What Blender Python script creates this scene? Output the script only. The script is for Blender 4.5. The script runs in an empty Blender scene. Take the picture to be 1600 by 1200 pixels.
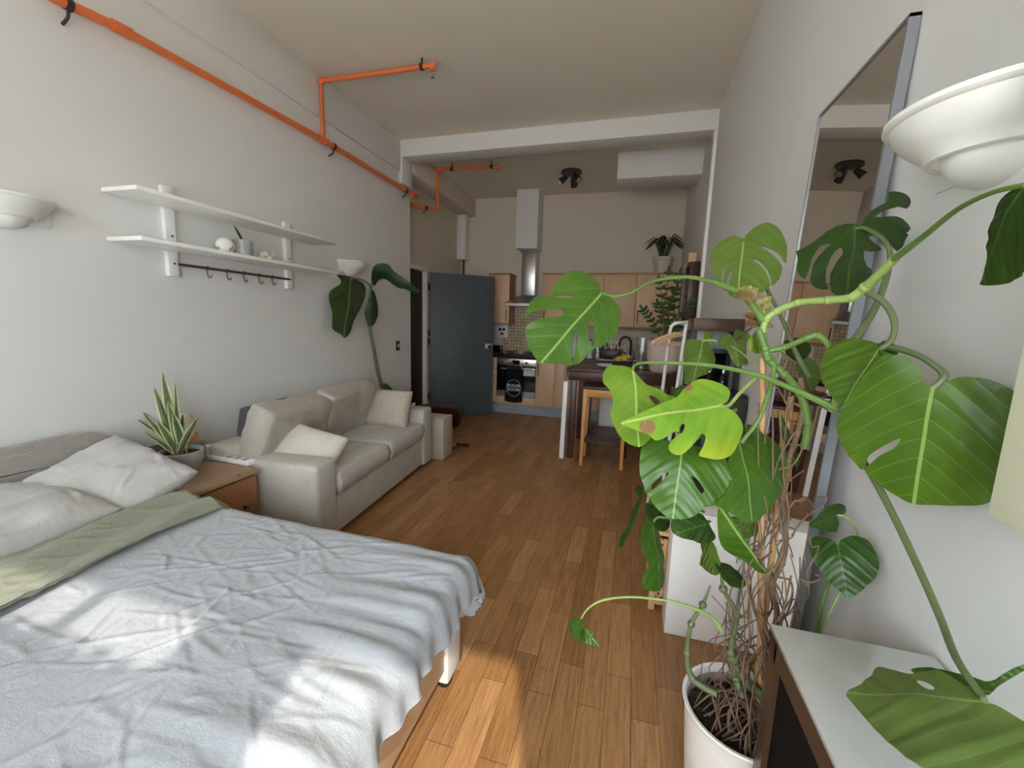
import bpy, bmesh, math, random
import numpy as np
from mathutils import Vector, Matrix, noise
from mathutils.geometry import delaunay_2d_cdt
R = math.radians
rnd = random.Random(7)
scene = bpy.context.scene
COL = scene.collection

# ------------------------------------------------------------------ camera
FOC, CAMH = 647.0, 1.40
D_ = Vector((187, 91, -FOC)).normalized()
X_ = Vector((2320, -168, FOC)).normalized()
X_ = (X_ - D_ * X_.dot(D_)).normalized()
Z_ = X_.cross(D_)
CM = Matrix((X_, D_, Z_))              # camera vector -> world vector
cam = bpy.data.objects.new('camera', bpy.data.cameras.new('camera'))
COL.objects.link(cam)
cam.data.sensor_width = 36.0
cam.data.lens = FOC / 1600 * 36.0
cam.data.clip_start = 0.02
cam.matrix_world = Matrix.Translation((0, 0, CAMH)) @ CM.to_4x4()
scene.camera = cam


def at(px, py, x=None, y=None, z=None):
    """real place of something seen at a pixel, given one known room coordinate"""
    r = CM @ Vector((px - 800, 600 - py, -FOC))
    t = x / r.x if x is not None else (y / r.y if y is not None else (z - CAMH) / r.z)
    return Vector((r.x * t, r.y * t, CAMH + r.z * t))


# ------------------------------------------------------------------ world, sun, exposure
W = bpy.data.worlds.new('sky_world'); scene.world = W; W.use_nodes = True
nt = W.node_tree; nt.nodes.clear()
o_ = nt.nodes.new('ShaderNodeOutputWorld'); b_ = nt.nodes.new('ShaderNodeBackground')
tc = nt.nodes.new('ShaderNodeTexCoord'); sp = nt.nodes.new('ShaderNodeSeparateXYZ'); rp = nt.nodes.new('ShaderNodeValToRGB')
mp = nt.nodes.new('ShaderNodeMapRange'); mp.inputs['From Min'].default_value = -0.25; mp.inputs['From Max'].default_value = 0.35
nt.links.new(tc.outputs['Generated'], sp.inputs[0]); nt.links.new(sp.outputs['Z'], mp.inputs['Value'])
nt.links.new(mp.outputs[0], rp.inputs[0]); nt.links.new(rp.outputs[0], b_.inputs[0]); nt.links.new(b_.outputs[0], o_.inputs[0])
rp.color_ramp.elements[0].color = (0.50, 0.44, 0.36, 1); rp.color_ramp.elements[1].color = (0.80, 0.92, 1.0, 1)
b_.inputs['Strength'].default_value = 9.0
YW = -1.2                                # inner face of the window wall behind the camera
sun = bpy.data.objects.new('sun', bpy.data.lights.new('sun', 'SUN')); COL.objects.link(sun)
sun.data.energy = 1.8; sun.data.angle = R(0.8); sun.data.color = (1.0, 0.93, 0.82)
sd = Vector((0.30, -0.954, 0.755 * 0.999)).normalized()
sun.rotation_euler = sd.to_track_quat('Z', 'Y').to_euler()
WINS = [(-2.25, -0.36, 0.75, 2.29), (-0.11, 0.57, 0.75, 2.29)]
for (xa, xb, za, zb) in WINS:
    L = bpy.data.lights.new('window_portal', 'AREA'); L.shape = 'RECTANGLE'; L.size = xb - xa; L.size_y = zb - za
    L.cycles.is_portal = True
    po = bpy.data.objects.new('window_portal', L); COL.objects.link(po)
    po.location = ((xa + xb) / 2, YW - 0.16, (za + zb) / 2); po.rotation_euler = (R(90), 0, 0)
vs = scene.view_settings
vs.view_transform = 'Standard'; vs.look = 'None'; vs.gamma = 1.0; vs.use_curve_mapping = False
vs.exposure = 1.25
scene.display_settings.display_device = 'sRGB'
scene.cycles.max_bounces = 12; scene.cycles.diffuse_bounces = 8; scene.cycles.glossy_bounces = 5
scene.cycles.transparent_max_bounces = 8
scene.cycles.sample_clamp_indirect = 6.0
scene.cycles.use_denoising = True


# ------------------------------------------------------------------ materials
class NT:
    def __init__(s, name):
        s.m = bpy.data.materials.new(name); s.m.use_nodes = True
        s.t = s.m.node_tree; s.p = s.t.nodes['Principled BSDF']; s.o = s.t.nodes['Material Output']
        s.tc = s.n('ShaderNodeTexCoord')

    def n(s, k, **kw):
        x = s.t.nodes.new(k)
        for a, v in kw.items():
            if a.startswith('i_'):
                x.inputs[a[2:].replace('_', ' ')].default_value = v
            else:
                setattr(x, a, v)
        return x

    def l(s, a, b): s.t.links.new(a, b)

    def noise(s, scale, detail=4, rough=0.55, sc=(1, 1, 1), rot=(0, 0, 0), coord='Object'):
        m = s.n('ShaderNodeMapping'); m.inputs['Scale'].default_value = sc; m.inputs['Rotation'].default_value = rot
        s.l(s.tc.outputs[coord], m.inputs[0])
        x = s.n('ShaderNodeTexNoise'); x.inputs['Scale'].default_value = scale; x.inputs['Detail'].default_value = detail
        x.inputs['Roughness'].default_value = rough; s.l(m.outputs[0], x.inputs['Vector']); return x.outputs['Fac']

    def ramp(s, fac, stops):
        r = s.n('ShaderNodeValToRGB'); e = r.color_ramp.elements
        while len(e) < len(stops): e.new(0.5)
        for i, (p, c) in enumerate(stops): e[i].position = p; e[i].color = (*c, 1)
        s.l(fac, r.inputs[0]); return r.outputs[0]

    def mix(s, fac, a, b, mode='MIX'):
        m = s.n('ShaderNodeMix', data_type='RGBA', blend_type=mode)
        for inp, v in ((m.inputs[0], fac), (m.inputs[6], a), (m.inputs[7], b)):
            if hasattr(v, 'is_linked'): s.l(v, inp)
            elif isinstance(v, (int, float)): inp.default_value = v
            else: inp.default_value = (*v, 1)
        return m.outputs[2]

    def math(s, op, a, b=0.0, c=0.0):
        m = s.n('ShaderNodeMath', operation=op)
        for inp, v in zip(m.inputs, (a, b, c)):
            if hasattr(v, 'is_linked'): s.l(v, inp)
            else: inp.default_value = v
        return m.outputs[0]

    def bump(s, h, st=0.3, dist=0.01):
        b = s.n('ShaderNodeBump'); b.inputs['Strength'].default_value = st; b.inputs['Distance'].default_value = dist
        s.l(h, b.inputs['Height']); s.l(b.outputs[0], s.p.inputs['Normal'])

    def base(s, c):
        if hasattr(c, 'is_linked'): s.l(c, s.p.inputs['Base Color'])
        else: s.p.inputs['Base Color'].default_value = (*c, 1)


def mat(name, col, rough=0.6, var=0.06, scale=12.0, metal=0.0, bump=0.0, bscale=60.0, sc=(1, 1, 1), spec=0.5, coat=0.0, trans=0.0):
    t = NT(name); f = t.noise(scale, sc=sc)
    a = tuple(max(0, c * (1 - var)) for c in col); b = tuple(min(1, c * (1 + var)) for c in col)
    t.base(t.ramp(f, [(0.3, a), (0.7, b)]))
    t.p.inputs['Roughness'].default_value = rough; t.p.inputs['Metallic'].default_value = metal
    t.p.inputs['Specular IOR Level'].default_value = spec; t.p.inputs['Coat Weight'].default_value = coat
    if trans: t.p.inputs['Transmission Weight'].default_value = trans
    if bump: t.bump(t.noise(bscale, 5, 0.6, sc=sc), bump, 0.004)
    return t.m


def fabric(name, col, var=0.1, weave=700.0, bump=0.4, wr=0.0, trans=0.0):
    t = NT(name); f = t.noise(weave, 2, 0.6); g = t.noise(9, 4)
    a = tuple(c * (1 - var) for c in col); b = tuple(min(1, c * (1 + var)) for c in col)
    c1 = t.ramp(f, [(0.35, a), (0.65, b)])
    t.base(t.mix(0.25, c1, t.ramp(g, [(0.3, a), (0.7, b)])))
    t.p.inputs['Roughness'].default_value = 0.95; t.p.inputs['Specular IOR Level'].default_value = 0.15
    t.p.inputs['Sheen Weight'].default_value = 0.15
    h = f
    if wr:
        w = t.noise(7, 8, 0.62, sc=(1, 1.6, 1)); r = t.math('ABSOLUTE', t.math('SUBTRACT', w, 0.5))
        h = t.math('ADD', t.math('MULTIPLY', f, 0.03), t.math('MULTIPLY', r, wr))
        t.bump(h, 0.9, 0.03)
    else:
        t.bump(h, bump, 0.002)
    return t.m


def wood(name, c1, c2, rough=0.45, axis='X', scale=3.0, knots=False, coat=0.0):
    t = NT(name); sc = {'X': (1, 14, 14), 'Y': (14, 1, 14), 'Z': (14, 14, 1)}[axis]
    f = t.noise(scale, 6, 0.6, sc=sc); g = t.noise(scale * 6, 3, 0.6, sc=sc)
    c = t.mix(0.3, t.ramp(f, [(0.3, c1), (0.7, c2)]), t.ramp(g, [(0.3, c1), (0.7, c2)]))
    if knots:
        k = t.noise(5, 2, 0.5); c = t.mix(t.math('GREATER_THAN', k, 0.72), c, tuple(v * 0.4 for v in c1))
    t.base(c); t.p.inputs['Roughness'].default_value = rough; t.p.inputs['Coat Weight'].default_value = coat
    t.bump(g, 0.12, 0.003); return t.m


def wallpaint(name, col):
    t = NT(name); f = t.noise(1.3, 3); g = t.noise(90, 4)
    t.base(t.ramp(f, [(0.3, tuple(c * 0.975 for c in col)), (0.7, col)]))
    t.p.inputs['Roughness'].default_value = 0.75; t.p.inputs['Specular IOR Level'].default_value = 0.25
    h = t.math('ADD', t.math('MULTIPLY', g, 0.25), t.noise(7, 3))
    t.bump(h, 0.12, 0.006); return t.m


def leafmat(name, dark, light, vein, edge=None, n=7.0, blotch=None, rough=0.32, trans=0.25, midw=0.012, er=(0.25, 0.5), bst=0.30, spots=()):
    """u along the midrib, v away from it, both stored in the mesh's uv map"""
    t = NT(name); uv = t.n('ShaderNodeUVMap'); s = t.n('ShaderNodeSeparateXYZ'); t.l(uv.outputs[0], s.inputs[0])
    u, v = s.outputs[0], t.math('ABSOLUTE', s.outputs[1])
    f = t.noise(14, 4); c = t.ramp(f, [(0.3, dark), (0.7, light)])
    ph = t.math('FRACT', t.math('MULTIPLY', t.math('SUBTRACT', u, t.math('MULTIPLY', t.math('POWER', v, 1.25), 1.1)), n))
    dd = t.math('ABSOLUTE', t.math('SUBTRACT', ph, 0.5))
    side = t.math('MULTIPLY', t.math('SUBTRACT', 1.0, t.math('SMOOTH_MIN', 1.0, t.math('DIVIDE', dd, 0.045), 0.1)), 0.42)
    mid = t.math('LESS_THAN', v, midw)
    fine = t.math('MULTIPLY', t.math('LESS_THAN', t.math('ABSOLUTE', t.math('SUBTRACT', t.math('FRACT', t.math('MULTIPLY', t.math('SUBTRACT', u, v), n * 4)), 0.5)), 0.10), 0.05)
    vm = t.math('MAXIMUM', t.math('MAXIMUM', side, mid), fine)
    if blotch:
        k = t.noise(9, 3); c = t.mix(t.ramp(k, [(0.45, (0, 0, 0)), (0.6, (1, 1, 1))]), c, blotch)
    if edge:
        c = t.mix(t.ramp(v, [(er[0], (0, 0, 0)), (er[1], (1, 1, 1))]), c, edge)
    for (u0, v0, rad) in spots:
        sv = t.math('SUBTRACT', s.outputs[1], v0); su = t.math('SUBTRACT', u, u0); d_ = t.math('SQRT', t.math('ADD', t.math('MULTIPLY', su, su), t.math('MULTIPLY', sv, sv)))
        d_ = t.math('ADD', d_, t.math('MULTIPLY', t.math('SUBTRACT', t.noise(40, 3), 0.5), rad * 1.2))
        c = t.mix(t.ramp(d_, [(rad * 0.7, (1, 1, 1)), (rad, (0, 0, 0))]), c, (0.30, 0.15, 0.08))
    t.base(t.mix(vm, c, vein))
    t.p.inputs['Roughness'].default_value = rough; t.p.inputs['Specular IOR Level'].default_value = 0.38
    hh = t.math('SUBTRACT', t.math('MULTIPLY', t.math('POWER', dd, 0.7), 1.0), t.math('MULTIPLY', mid, 0.2))
    t.bump(hh, bst, 0.004)
    if trans:
        tr = t.n('ShaderNodeBsdfTranslucent'); t.l(t.mix(0.5, c, light), tr.inputs[0])
        ms = t.n('ShaderNodeMixShader'); ms.inputs[0].default_value = trans
        t.l(t.p.outputs[0], ms.inputs[1]); t.l(tr.outputs[0], ms.inputs[2]); t.l(ms.outputs[0], t.o.inputs[0])
    return t.m


M = {}
M['wall'] = wallpaint('white_wall_paint', (0.76, 0.76, 0.75))
M['ceil'] = wallpaint('ceiling_bounce_tint', (0.77, 0.72, 0.63))  # white ceiling with warm bounced light tinted into its colour
M['kwall'] = wallpaint('kitchen_wall_bounce_tint', (0.70, 0.63, 0.54))  # warmth of light bounced off the floor is put into this wall colour
M['gloss_white'] = mat('white_gloss_paint', (0.92, 0.92, 0.91), 0.35, 0.02, 20)
M['white'] = mat('white_satin', (0.84, 0.84, 0.82), 0.45, 0.02, 20)
M['shelf'] = mat('white_shelf_paint', (0.86, 0.86, 0.84), 0.4, 0.02, 30)
M['plaster'] = mat('white_plaster', (0.86, 0.86, 0.82), 0.6, 0.03, 14, bump=0.1)
M['orange'] = mat('orange_pipe_paint', (0.78, 0.19, 0.055), 0.42, 0.08, 14)
M['steel'] = mat('brushed_steel', (0.55, 0.55, 0.54), 0.3, 0.05, 40, metal=1.0, sc=(1, 20, 1))
M['darkmetal'] = mat('dark_metal', (0.07, 0.065, 0.06), 0.45, 0.1, 30, metal=0.6)
M['chrome'] = mat('chrome', (0.7, 0.7, 0.7), 0.12, 0.02, 10, metal=1.0)
M['black'] = mat('black_plastic', (0.012, 0.012, 0.013), 0.35, 0.1, 30)
M['blackmatt'] = mat('matt_black_panel', (0.006, 0.006, 0.007), 0.75, 0.1, 10, spec=0.12)
M['blackgloss'] = mat('black_glass', (0.006, 0.006, 0.007), 0.06, 0.1, 10)
M['door'] = mat('slate_blue_door_paint', (0.085, 0.105, 0.12), 0.5, 0.08, 5)
M['plinth'] = mat('blue_grey_plinth', (0.33, 0.38, 0.42), 0.4, 0.05, 6)
M['cab'] = wood('beech_cabinet', (0.66, 0.43, 0.25), (0.75, 0.51, 0.32), 0.4, 'Z', 1.5)
M['cabtrim'] = wood('beech_trim', (0.36, 0.19, 0.09), (0.45, 0.25, 0.12), 0.4, 'X', 2)
M['pine'] = wood('rough_pine', (0.62, 0.43, 0.26), (0.74, 0.55, 0.36), 0.6, 'Y', 2)
M['stool'] = wood('honey_wood', (0.60, 0.27, 0.07), (0.74, 0.38, 0.12), 0.38, 'Z', 2)
M['dark_wood'] = wood('dark_stained_wood', (0.045, 0.014, 0.012), (0.10, 0.035, 0.028), 0.33, 'X', 2)
M['chest'] = wood('reclaimed_chest_wood', (0.24, 0.10, 0.04), (0.44, 0.20, 0.08), 0.5, 'Y', 2, True)
M['chest_top'] = wood('weathered_chest_top', (0.33, 0.21, 0.12), (0.52, 0.36, 0.23), 0.55, 'Y', 2, True)
M['greywood'] = wood('grey_wood', (0.20, 0.17, 0.15), (0.33, 0.28, 0.25), 0.6, 'Y', 3)
M['lattice'] = wood('lattice_wood', (0.58, 0.33, 0.16), (0.70, 0.44, 0.24), 0.5, 'Z', 2)
M['hangwood'] = wood('hanger_wood', (0.66, 0.38, 0.20), (0.75, 0.48, 0.28), 0.4, 'X', 2)
M['bamboo'] = wood('bamboo_cane', (0.50, 0.28, 0.12), (0.66, 0.40, 0.19), 0.5, 'Z', 4)
M['frame_brown'] = mat('bronze_frame', (0.085, 0.045, 0.025), 0.35, 0.1, 20, metal=0.2)
M['sofa'] = fabric('greige_sofa_fabric', (0.56, 0.535, 0.49), 0.20, 170, 0.5)
M['sofacush'] = fabric('taupe_cushion_fabric', (0.48, 0.435, 0.375), 0.16, 130, 0.5)
M['beigecush'] = fabric('beige_boucle', (0.52, 0.455, 0.38), 0.18, 90, 0.8)
M['creamcush'] = fabric('cream_cushion', (0.66, 0.62, 0.53), 0.08, 260, 0.6)
M['throw'] = fabric('charcoal_throw', (0.10, 0.10, 0.115), 0.1, 300, 0.5)
M['headboard'] = fabric('grey_headboard_weave', (0.36, 0.335, 0.305), 0.22, 200, 0.5)
M['duvet'] = fabric('pale_blue_grey_duvet', (0.43, 0.45, 0.48), 0.015, 600, wr=0.30)
M['sage'] = fabric('sage_green_cotton', (0.275, 0.285, 0.215), 0.02, 600, wr=0.30)
M['pillow'] = fabric('white_pillow_cotton', (0.50, 0.49, 0.47), 0.02, 600, wr=0.35)
M['mattress'] = fabric('mattress_cotton', (0.70, 0.69, 0.66), 0.04, 300, 0.4)
M['greybag'] = fabric('grey_bag_cloth', (0.16, 0.165, 0.185), 0.1, 200, wr=0.4)
M['redbag'] = fabric('maroon_holdall', (0.055, 0.010, 0.010), 0.1, 200, wr=0.3)
M['canvas'] = fabric('beige_canvas', (0.50, 0.43, 0.35), 0.06, 300, 0.3)
M['towel'] = fabric('black_tea_towel', (0.012, 0.012, 0.013), 0.1, 400, 0.5)
M['print'] = mat('white_print', (0.7, 0.7, 0.7), 0.8)
M['pot_white'] = mat('white_ceramic', (0.80, 0.76, 0.72), 0.4, 0.05, 5, bump=0.25, bscale=6, sc=(1, 1, 5))
M['pot_in'] = mat('pot_inner_clay', (0.32, 0.25, 0.22), 0.7, 0.1)
M['pot_pink'] = mat('speckled_blush_pot', (0.72, 0.58, 0.53), 0.7, 0.14, 90, bump=0.3)
M['pot_cream'] = mat('cream_plastic_pot', (0.62, 0.56, 0.48), 0.5, 0.05)
M['soil'] = mat('dark_soil', (0.035, 0.022, 0.017), 0.95, 0.7, 60, bump=1.0, bscale=90)
M['cream'] = mat('pale_cream_paint', (0.80, 0.80, 0.62), 0.55, 0.03, 3)
M['mirrorglass'] = mat('mirror_silver', (0.80, 0.78, 0.74), 0.0, 0.0, 1, metal=1.0)
M['greyframe'] = mat('silver_grey_frame', (0.32, 0.34, 0.37), 0.35, 0.04, 10, metal=0.5)
M['clearglass'] = mat('clear_glass', (0.95, 0.98, 0.97), 0.02, 0.0, 1, trans=1.0)
M['frost'] = fabric('added_curtain_white', (0.8, 0.8, 0.8), 0.02, 200)
M['root'] = mat('aerial_root_bark', (0.17, 0.105, 0.065), 0.8, 0.25, 40)
M['stem'] = mat('green_stem', (0.12, 0.21, 0.045), 0.4, 0.2, 12)
M['stemlight'] = mat('pale_green_stem', (0.30, 0.42, 0.12), 0.4, 0.15, 12)
M['stemgrey'] = mat('grey_green_stem', (0.11, 0.145, 0.06), 0.45, 0.15, 12)
M['zzstem'] = mat('brown_green_stem', (0.16, 0.11, 0.05), 0.5, 0.2, 12)
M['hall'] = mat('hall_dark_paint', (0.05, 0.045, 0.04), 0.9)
M['banana'] = mat('ripe_banana', (0.62, 0.42, 0.05), 0.5, 0.3, 30)
M['copper'] = mat('copper_brown_rail', (0.11, 0.055, 0.035), 0.4, 0.1, 20, metal=0.4)
LM = {
 'mid': leafmat('monstera_green', (0.045, 0.118, 0.010), (0.072, 0.165, 0.015), (0.24, 0.38, 0.10), trans=0.18),
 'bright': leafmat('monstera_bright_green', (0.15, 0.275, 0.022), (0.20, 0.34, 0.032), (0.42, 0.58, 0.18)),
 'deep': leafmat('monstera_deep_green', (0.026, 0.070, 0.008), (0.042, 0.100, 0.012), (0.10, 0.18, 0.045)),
 'olive': leafmat('monstera_olive_green', (0.095, 0.165, 0.020), (0.135, 0.215, 0.032), (0.32, 0.42, 0.14)),
 'yellow': leafmat('monstera_yellowing', (0.14, 0.34, 0.03), (0.24, 0.44, 0.04), (0.46, 0.58, 0.16), edge=(0.45, 0.52, 0.04), blotch=(0.26, 0.44, 0.035), spots=((0.20, -0.27, 0.07), (0.80, 0.09, 0.075))),
 'big': leafmat('monstera_large_green', (0.045, 0.105, 0.004), (0.070, 0.145, 0.006), (0.22, 0.34, 0.08), n=6, trans=0.15),
 'under': leafmat('monstera_pale_underside', (0.12, 0.19, 0.045), (0.17, 0.25, 0.065), (0.30, 0.39, 0.15), n=6, bst=0.12, trans=0.15),
 'dead': leafmat('monstera_withered', (0.32, 0.36, 0.08), (0.42, 0.44, 0.12), (0.4, 0.3, 0.12), blotch=(0.25, 0.11, 0.07)),
 'strel': leafmat('strelitzia_green', (0.028, 0.055, 0.014), (0.048, 0.088, 0.022), (0.20, 0.26, 0.15), n=9, trans=0.1),
 'dark': leafmat('dark_houseplant_green', (0.010, 0.028, 0.010), (0.020, 0.05, 0.016), (0.04, 0.08, 0.03), trans=0.05),
 'zz': leafmat('zz_green', (0.025, 0.075, 0.018), (0.05, 0.13, 0.03), (0.1, 0.2, 0.06), trans=0.1),
 'snake': leafmat('snake_plant_green', (0.045, 0.075, 0.03), (0.13, 0.18, 0.08), (0.14, 0.19, 0.09), edge=(0.52, 0.52, 0.26), n=16, trans=0.05, midw=0.0, er=(0.27, 0.34), bst=0.1),
}


def floor_mat():
    t = NT('oiled_parquet_boards')
    m = t.n('ShaderNodeMapping'); m.inputs['Rotation'].default_value = (0, 0, R(90)); t.l(t.tc.outputs['Object'], m.inputs[0])
    b = t.n('ShaderNodeTexBrick'); b.offset = 0.37; b.offset_frequency = 2
    t.l(m.outputs[0], b.inputs['Vector'])
    b.inputs['Color1'].default_value = (0, 0, 0, 1); b.inputs['Color2'].default_value = (1, 1, 1, 1); b.inputs['Mortar'].default_value = (0.5, 0.5, 0.5, 1)
    b.inputs['Scale'].default_value = 1.0; b.inputs['Mortar Size'].default_value = 0.0011; b.inputs['Mortar Smooth'].default_value = 0.1
    b.inputs['Brick Width'].default_value = 0.46; b.inputs['Row Height'].default_value = 0.095; b.inputs['Bias'].default_value = 0.0
    g = t.noise(4, 8, 0.65, sc=(22, 1.2, 1)); big = t.noise(2.2, 3)
    c1 = t.ramp(b.outputs['Color'], [(0.0, (0.36, 0.18, 0.070)), (0.45, (0.43, 0.225, 0.090)), (1.0, (0.52, 0.29, 0.130))])
    c2 = t.ramp(g, [(0.25, (0.55, 0.50, 0.45)), (0.6, (1.05, 1.0, 0.95))])
    c = t.mix(1.0, c1, c2, 'MULTIPLY')
    # short dark pores and dents in the wood
    p = t.noise(30, 3, 0.7, sc=(7, 1.3, 1)); pm = t.ramp(p, [(0.59, (0, 0, 0)), (0.68, (1, 1, 1))])
    # worn cracks
    w = t.noise(3.2, 6, 0.7); cr = t.ramp(t.noise(26, 4, 0.75, sc=(1.0, 7, 1)), [(0.68, (0, 0, 0)), (0.74, (1, 1, 1))])
    msk = t.math('MULTIPLY', cr, t.math('MULTIPLY', t.ramp(big, [(0.45, (0, 0, 0)), (0.6, (1, 1, 1))]), 0.8))
    c = t.mix(t.math('MULTIPLY', pm, 0.55), c, (0.09, 0.032, 0.012))
    c = t.mix(t.math('MULTIPLY', msk, 0.75), c, (0.06, 0.025, 0.010))
    c = t.mix(t.math('MULTIPLY', b.outputs['Fac'], 0.85), c, (0.06, 0.025, 0.012))
    t.base(c)
    t.l(t.math('ADD', 0.27, t.math('MULTIPLY', t.noise(5, 4), 0.22)), t.p.inputs['Roughness'])
    t.p.inputs['Specular IOR Level'].default_value = 0.55
    t.bump(t.math('SUBTRACT', t.math('MULTIPLY', g, 0.3), t.math('ADD', b.outputs['Fac'], t.math('MULTIPLY', pm, 0.3))), 0.25, 0.004)
    return t.m


def tile_mat():
    t = NT('cream_mosaic_tiles'); m = t.n('ShaderNodeMapping'); m.inputs['Rotation'].default_value = (R(90), 0, 0)
    t.l(t.tc.outputs['Object'], m.inputs[0])
    b = t.n('ShaderNodeTexBrick'); b.offset = 0.0; t.l(m.outputs[0], b.inputs['Vector'])
    b.inputs['Color1'].default_value = (0.52, 0.40, 0.24, 1); b.inputs['Color2'].default_value = (0.68, 0.56, 0.38, 1); b.inputs['Mortar'].default_value = (0.22, 0.16, 0.10, 1)
    b.inputs['Scale'].default_value = 1; b.inputs['Mortar Size'].default_value = 0.004; b.inputs['Brick Width'].default_value = 0.05; b.inputs['Row Height'].default_value = 0.05
    t.base(b.outputs['Color']); t.p.inputs['Roughness'].default_value = 0.25; t.bump(t.math('SUBTRACT', 1.0, b.outputs['Fac']), 0.3, 0.003); return t.m


def marble_mat():
    t = NT('glossy_grey_white_glass_top'); f = t.noise(3, 6, 0.7); g = t.noise(16, 5, 0.7)
    c = t.mix(t.ramp(g, [(0.66, (0, 0, 0)), (0.72, (0.6, 0.6, 0.6))]), t.ramp(f, [(0.3, (0.52, 0.53, 0.53)), (0.7, (0.62, 0.62, 0.61))]), (0.33, 0.34, 0.34))
    t.base(c); t.p.inputs['Roughness'].default_value = 0.08; t.p.inputs['Coat Weight'].default_value = 1.0; t.p.inputs['Coat Roughness'].default_value = 0.03
    return t.m


def stone_mat():
    t = NT('grey_glazed_stone'); f = t.noise(22, 5, 0.6); g = t.noise(7, 3)
    c = t.ramp(t.math('ADD', t.math('MULTIPLY', f, 0.4), t.math('MULTIPLY', g, 0.6)), [(0.3, (0.26, 0.27, 0.285)), (0.7, (0.52, 0.52, 0.53))])
    t.base(c); t.p.inputs['Roughness'].default_value = 0.3; return t.m


M['floor'] = floor_mat(); M['tile'] = tile_mat(); M['marble'] = marble_mat(); M['stone'] = stone_mat()

# ------------------------------------------------------------------ object helpers


def thing(name, label, cat, loc=(0, 0, 0), group=None):
    o = bpy.data.objects.new(name, None); COL.objects.link(o); o.location = loc
    o['label'] = label; o['category'] = cat; o['wl'] = tuple(loc)
    if group: o['group'] = group
    o.empty_display_size = 0.1
    return o


def obj(name, bm, m, parent=None, smooth=True, loc=None, auto=40):
    """world-coordinate bmesh -> one mesh object, its origin at the thing's base"""
    me = bpy.data.meshes.new(name)
    off = Vector(parent['wl']) if parent is not None else Vector(loc or (0, 0, 0))
    if off.length: bmesh.ops.translate(bm, verts=bm.verts, vec=-off)
    bm.to_mesh(me); bm.free()
    for mm in (m if isinstance(m, (list, tuple)) else [m]): me.materials.append(mm)
    if smooth:
        for p in me.polygons: p.use_smooth = True
        me.set_sharp_from_angle(angle=R(auto))
    o = bpy.data.objects.new(name, me); COL.objects.link(o); o['wl'] = tuple(off)
    if parent is not None: o.parent = parent
    else: o.location = off
    return o


def tag(o, label, cat, group=None, kind=None):
    o['label'] = label; o['category'] = cat
    if group: o['group'] = group
    if kind: o['kind'] = kind
    return o


def struct(name, bm, m, label=None, **k):
    o = obj(name, bm, m, **k); o['kind'] = 'structure'
    o['label'] = label or name.replace('_', ' '); o['category'] = name.split('_')[0]
    return o


def box(bm, lo, hi, bev=0.0, seg=2, rot=None, piv=None, mi=0):
    c = [(a + b) / 2 for a, b in zip(lo, hi)]; s = [abs(b - a) for a, b in zip(lo, hi)]
    r = bmesh.ops.create_cube(bm, size=1.0); vs_ = r['verts']
    bmesh.ops.scale(bm, verts=vs_, vec=s); bmesh.ops.translate(bm, verts=vs_, vec=c)
    if bev > 0:
        es = list({e for v in vs_ for e in v.link_edges})
        rr = bmesh.ops.bevel(bm, geom=es, offset=min(bev, min(s) * 0.49), segments=seg, profile=0.5, affect='EDGES')
        vs_ = list({v for f in rr['faces'] for v in f.verts} | {v for v in vs_ if v.is_valid})
    if rot is not None:
        bmesh.ops.rotate(bm, verts=vs_, cent=piv or c, matrix=rot if isinstance(rot, Matrix) else Matrix.Rotation(rot, 3, 'Z'))
    if mi:
        for f in {f for v in vs_ for f in v.link_faces}: f.material_index = mi
    return vs_


def bx(lo, hi, bev=0.0, seg=2, **k):
    bm = bmesh.new(); box(bm, lo, hi, bev, seg, **k); return bm


def cat(pts, n=4, closed=False):
    P = [Vector(p) for p in pts]; out = []; N = len(P)
    rng = range(N if closed else N - 1)
    for i in rng:
        if closed: a, b, c, d = P[(i - 1) % N], P[i], P[(i + 1) % N], P[(i + 2) % N]
        else: a, b, c, d = P[max(i - 1, 0)], P[i], P[i + 1], P[min(i + 2, N - 1)]
        for k in range(n):
            t = k / n
            out.append(0.5 * ((2 * b) + (c - a) * t + (2 * a - 5 * b + 4 * c - d) * t * t + (3 * b - a - 3 * c + d) * t ** 3))
    if not closed: out.append(P[-1])
    return out


def tube(bm, pts, r, sides=10, cap=True, smooth=0, noise_=0.0):
    """r: a number or one radius per control point"""
    P = [Vector(p) for p in pts]
    rr = list(r) if isinstance(r, (list, tuple)) else [r] * len(P)
    if smooth:
        n = smooth; Q = cat(P, n); r2 = []
        for i in range(len(P) - 1):
            for k in range(n): r2.append(rr[i] + (rr[i + 1] - rr[i]) * k / n)
        r2.append(rr[-1]); P, rr = Q, r2
    rings = []; up = Vector((0, 0, 1))
    for i, p in enumerate(P):
        t = (P[min(i + 1, len(P) - 1)] - P[max(i - 1, 0)]).normalized()
        if abs(t.dot(up)) > 0.95: up = Vector((1, 0, 0)) if abs(t.x) < 0.9 else Vector((0, 1, 0))
        a = t.cross(up).normalized(); b = a.cross(t).normalized(); up = b
        q = rr[i] * (1 + noise_ * (rnd.random() - 0.5))
        rings.append([bm.verts.new(p + a * math.cos(2 * math.pi * k / sides) * q + b * math.sin(2 * math.pi * k / sides) * q) for k in range(sides)])
    for A, B in zip(rings, rings[1:]):
        for k in range(sides): bm.faces.new((A[k], A[(k + 1) % sides], B[(k + 1) % sides], B[k]))
    if cap:
        bm.faces.new(rings[0][::-1]); bm.faces.new(rings[-1])
    return bm


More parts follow.
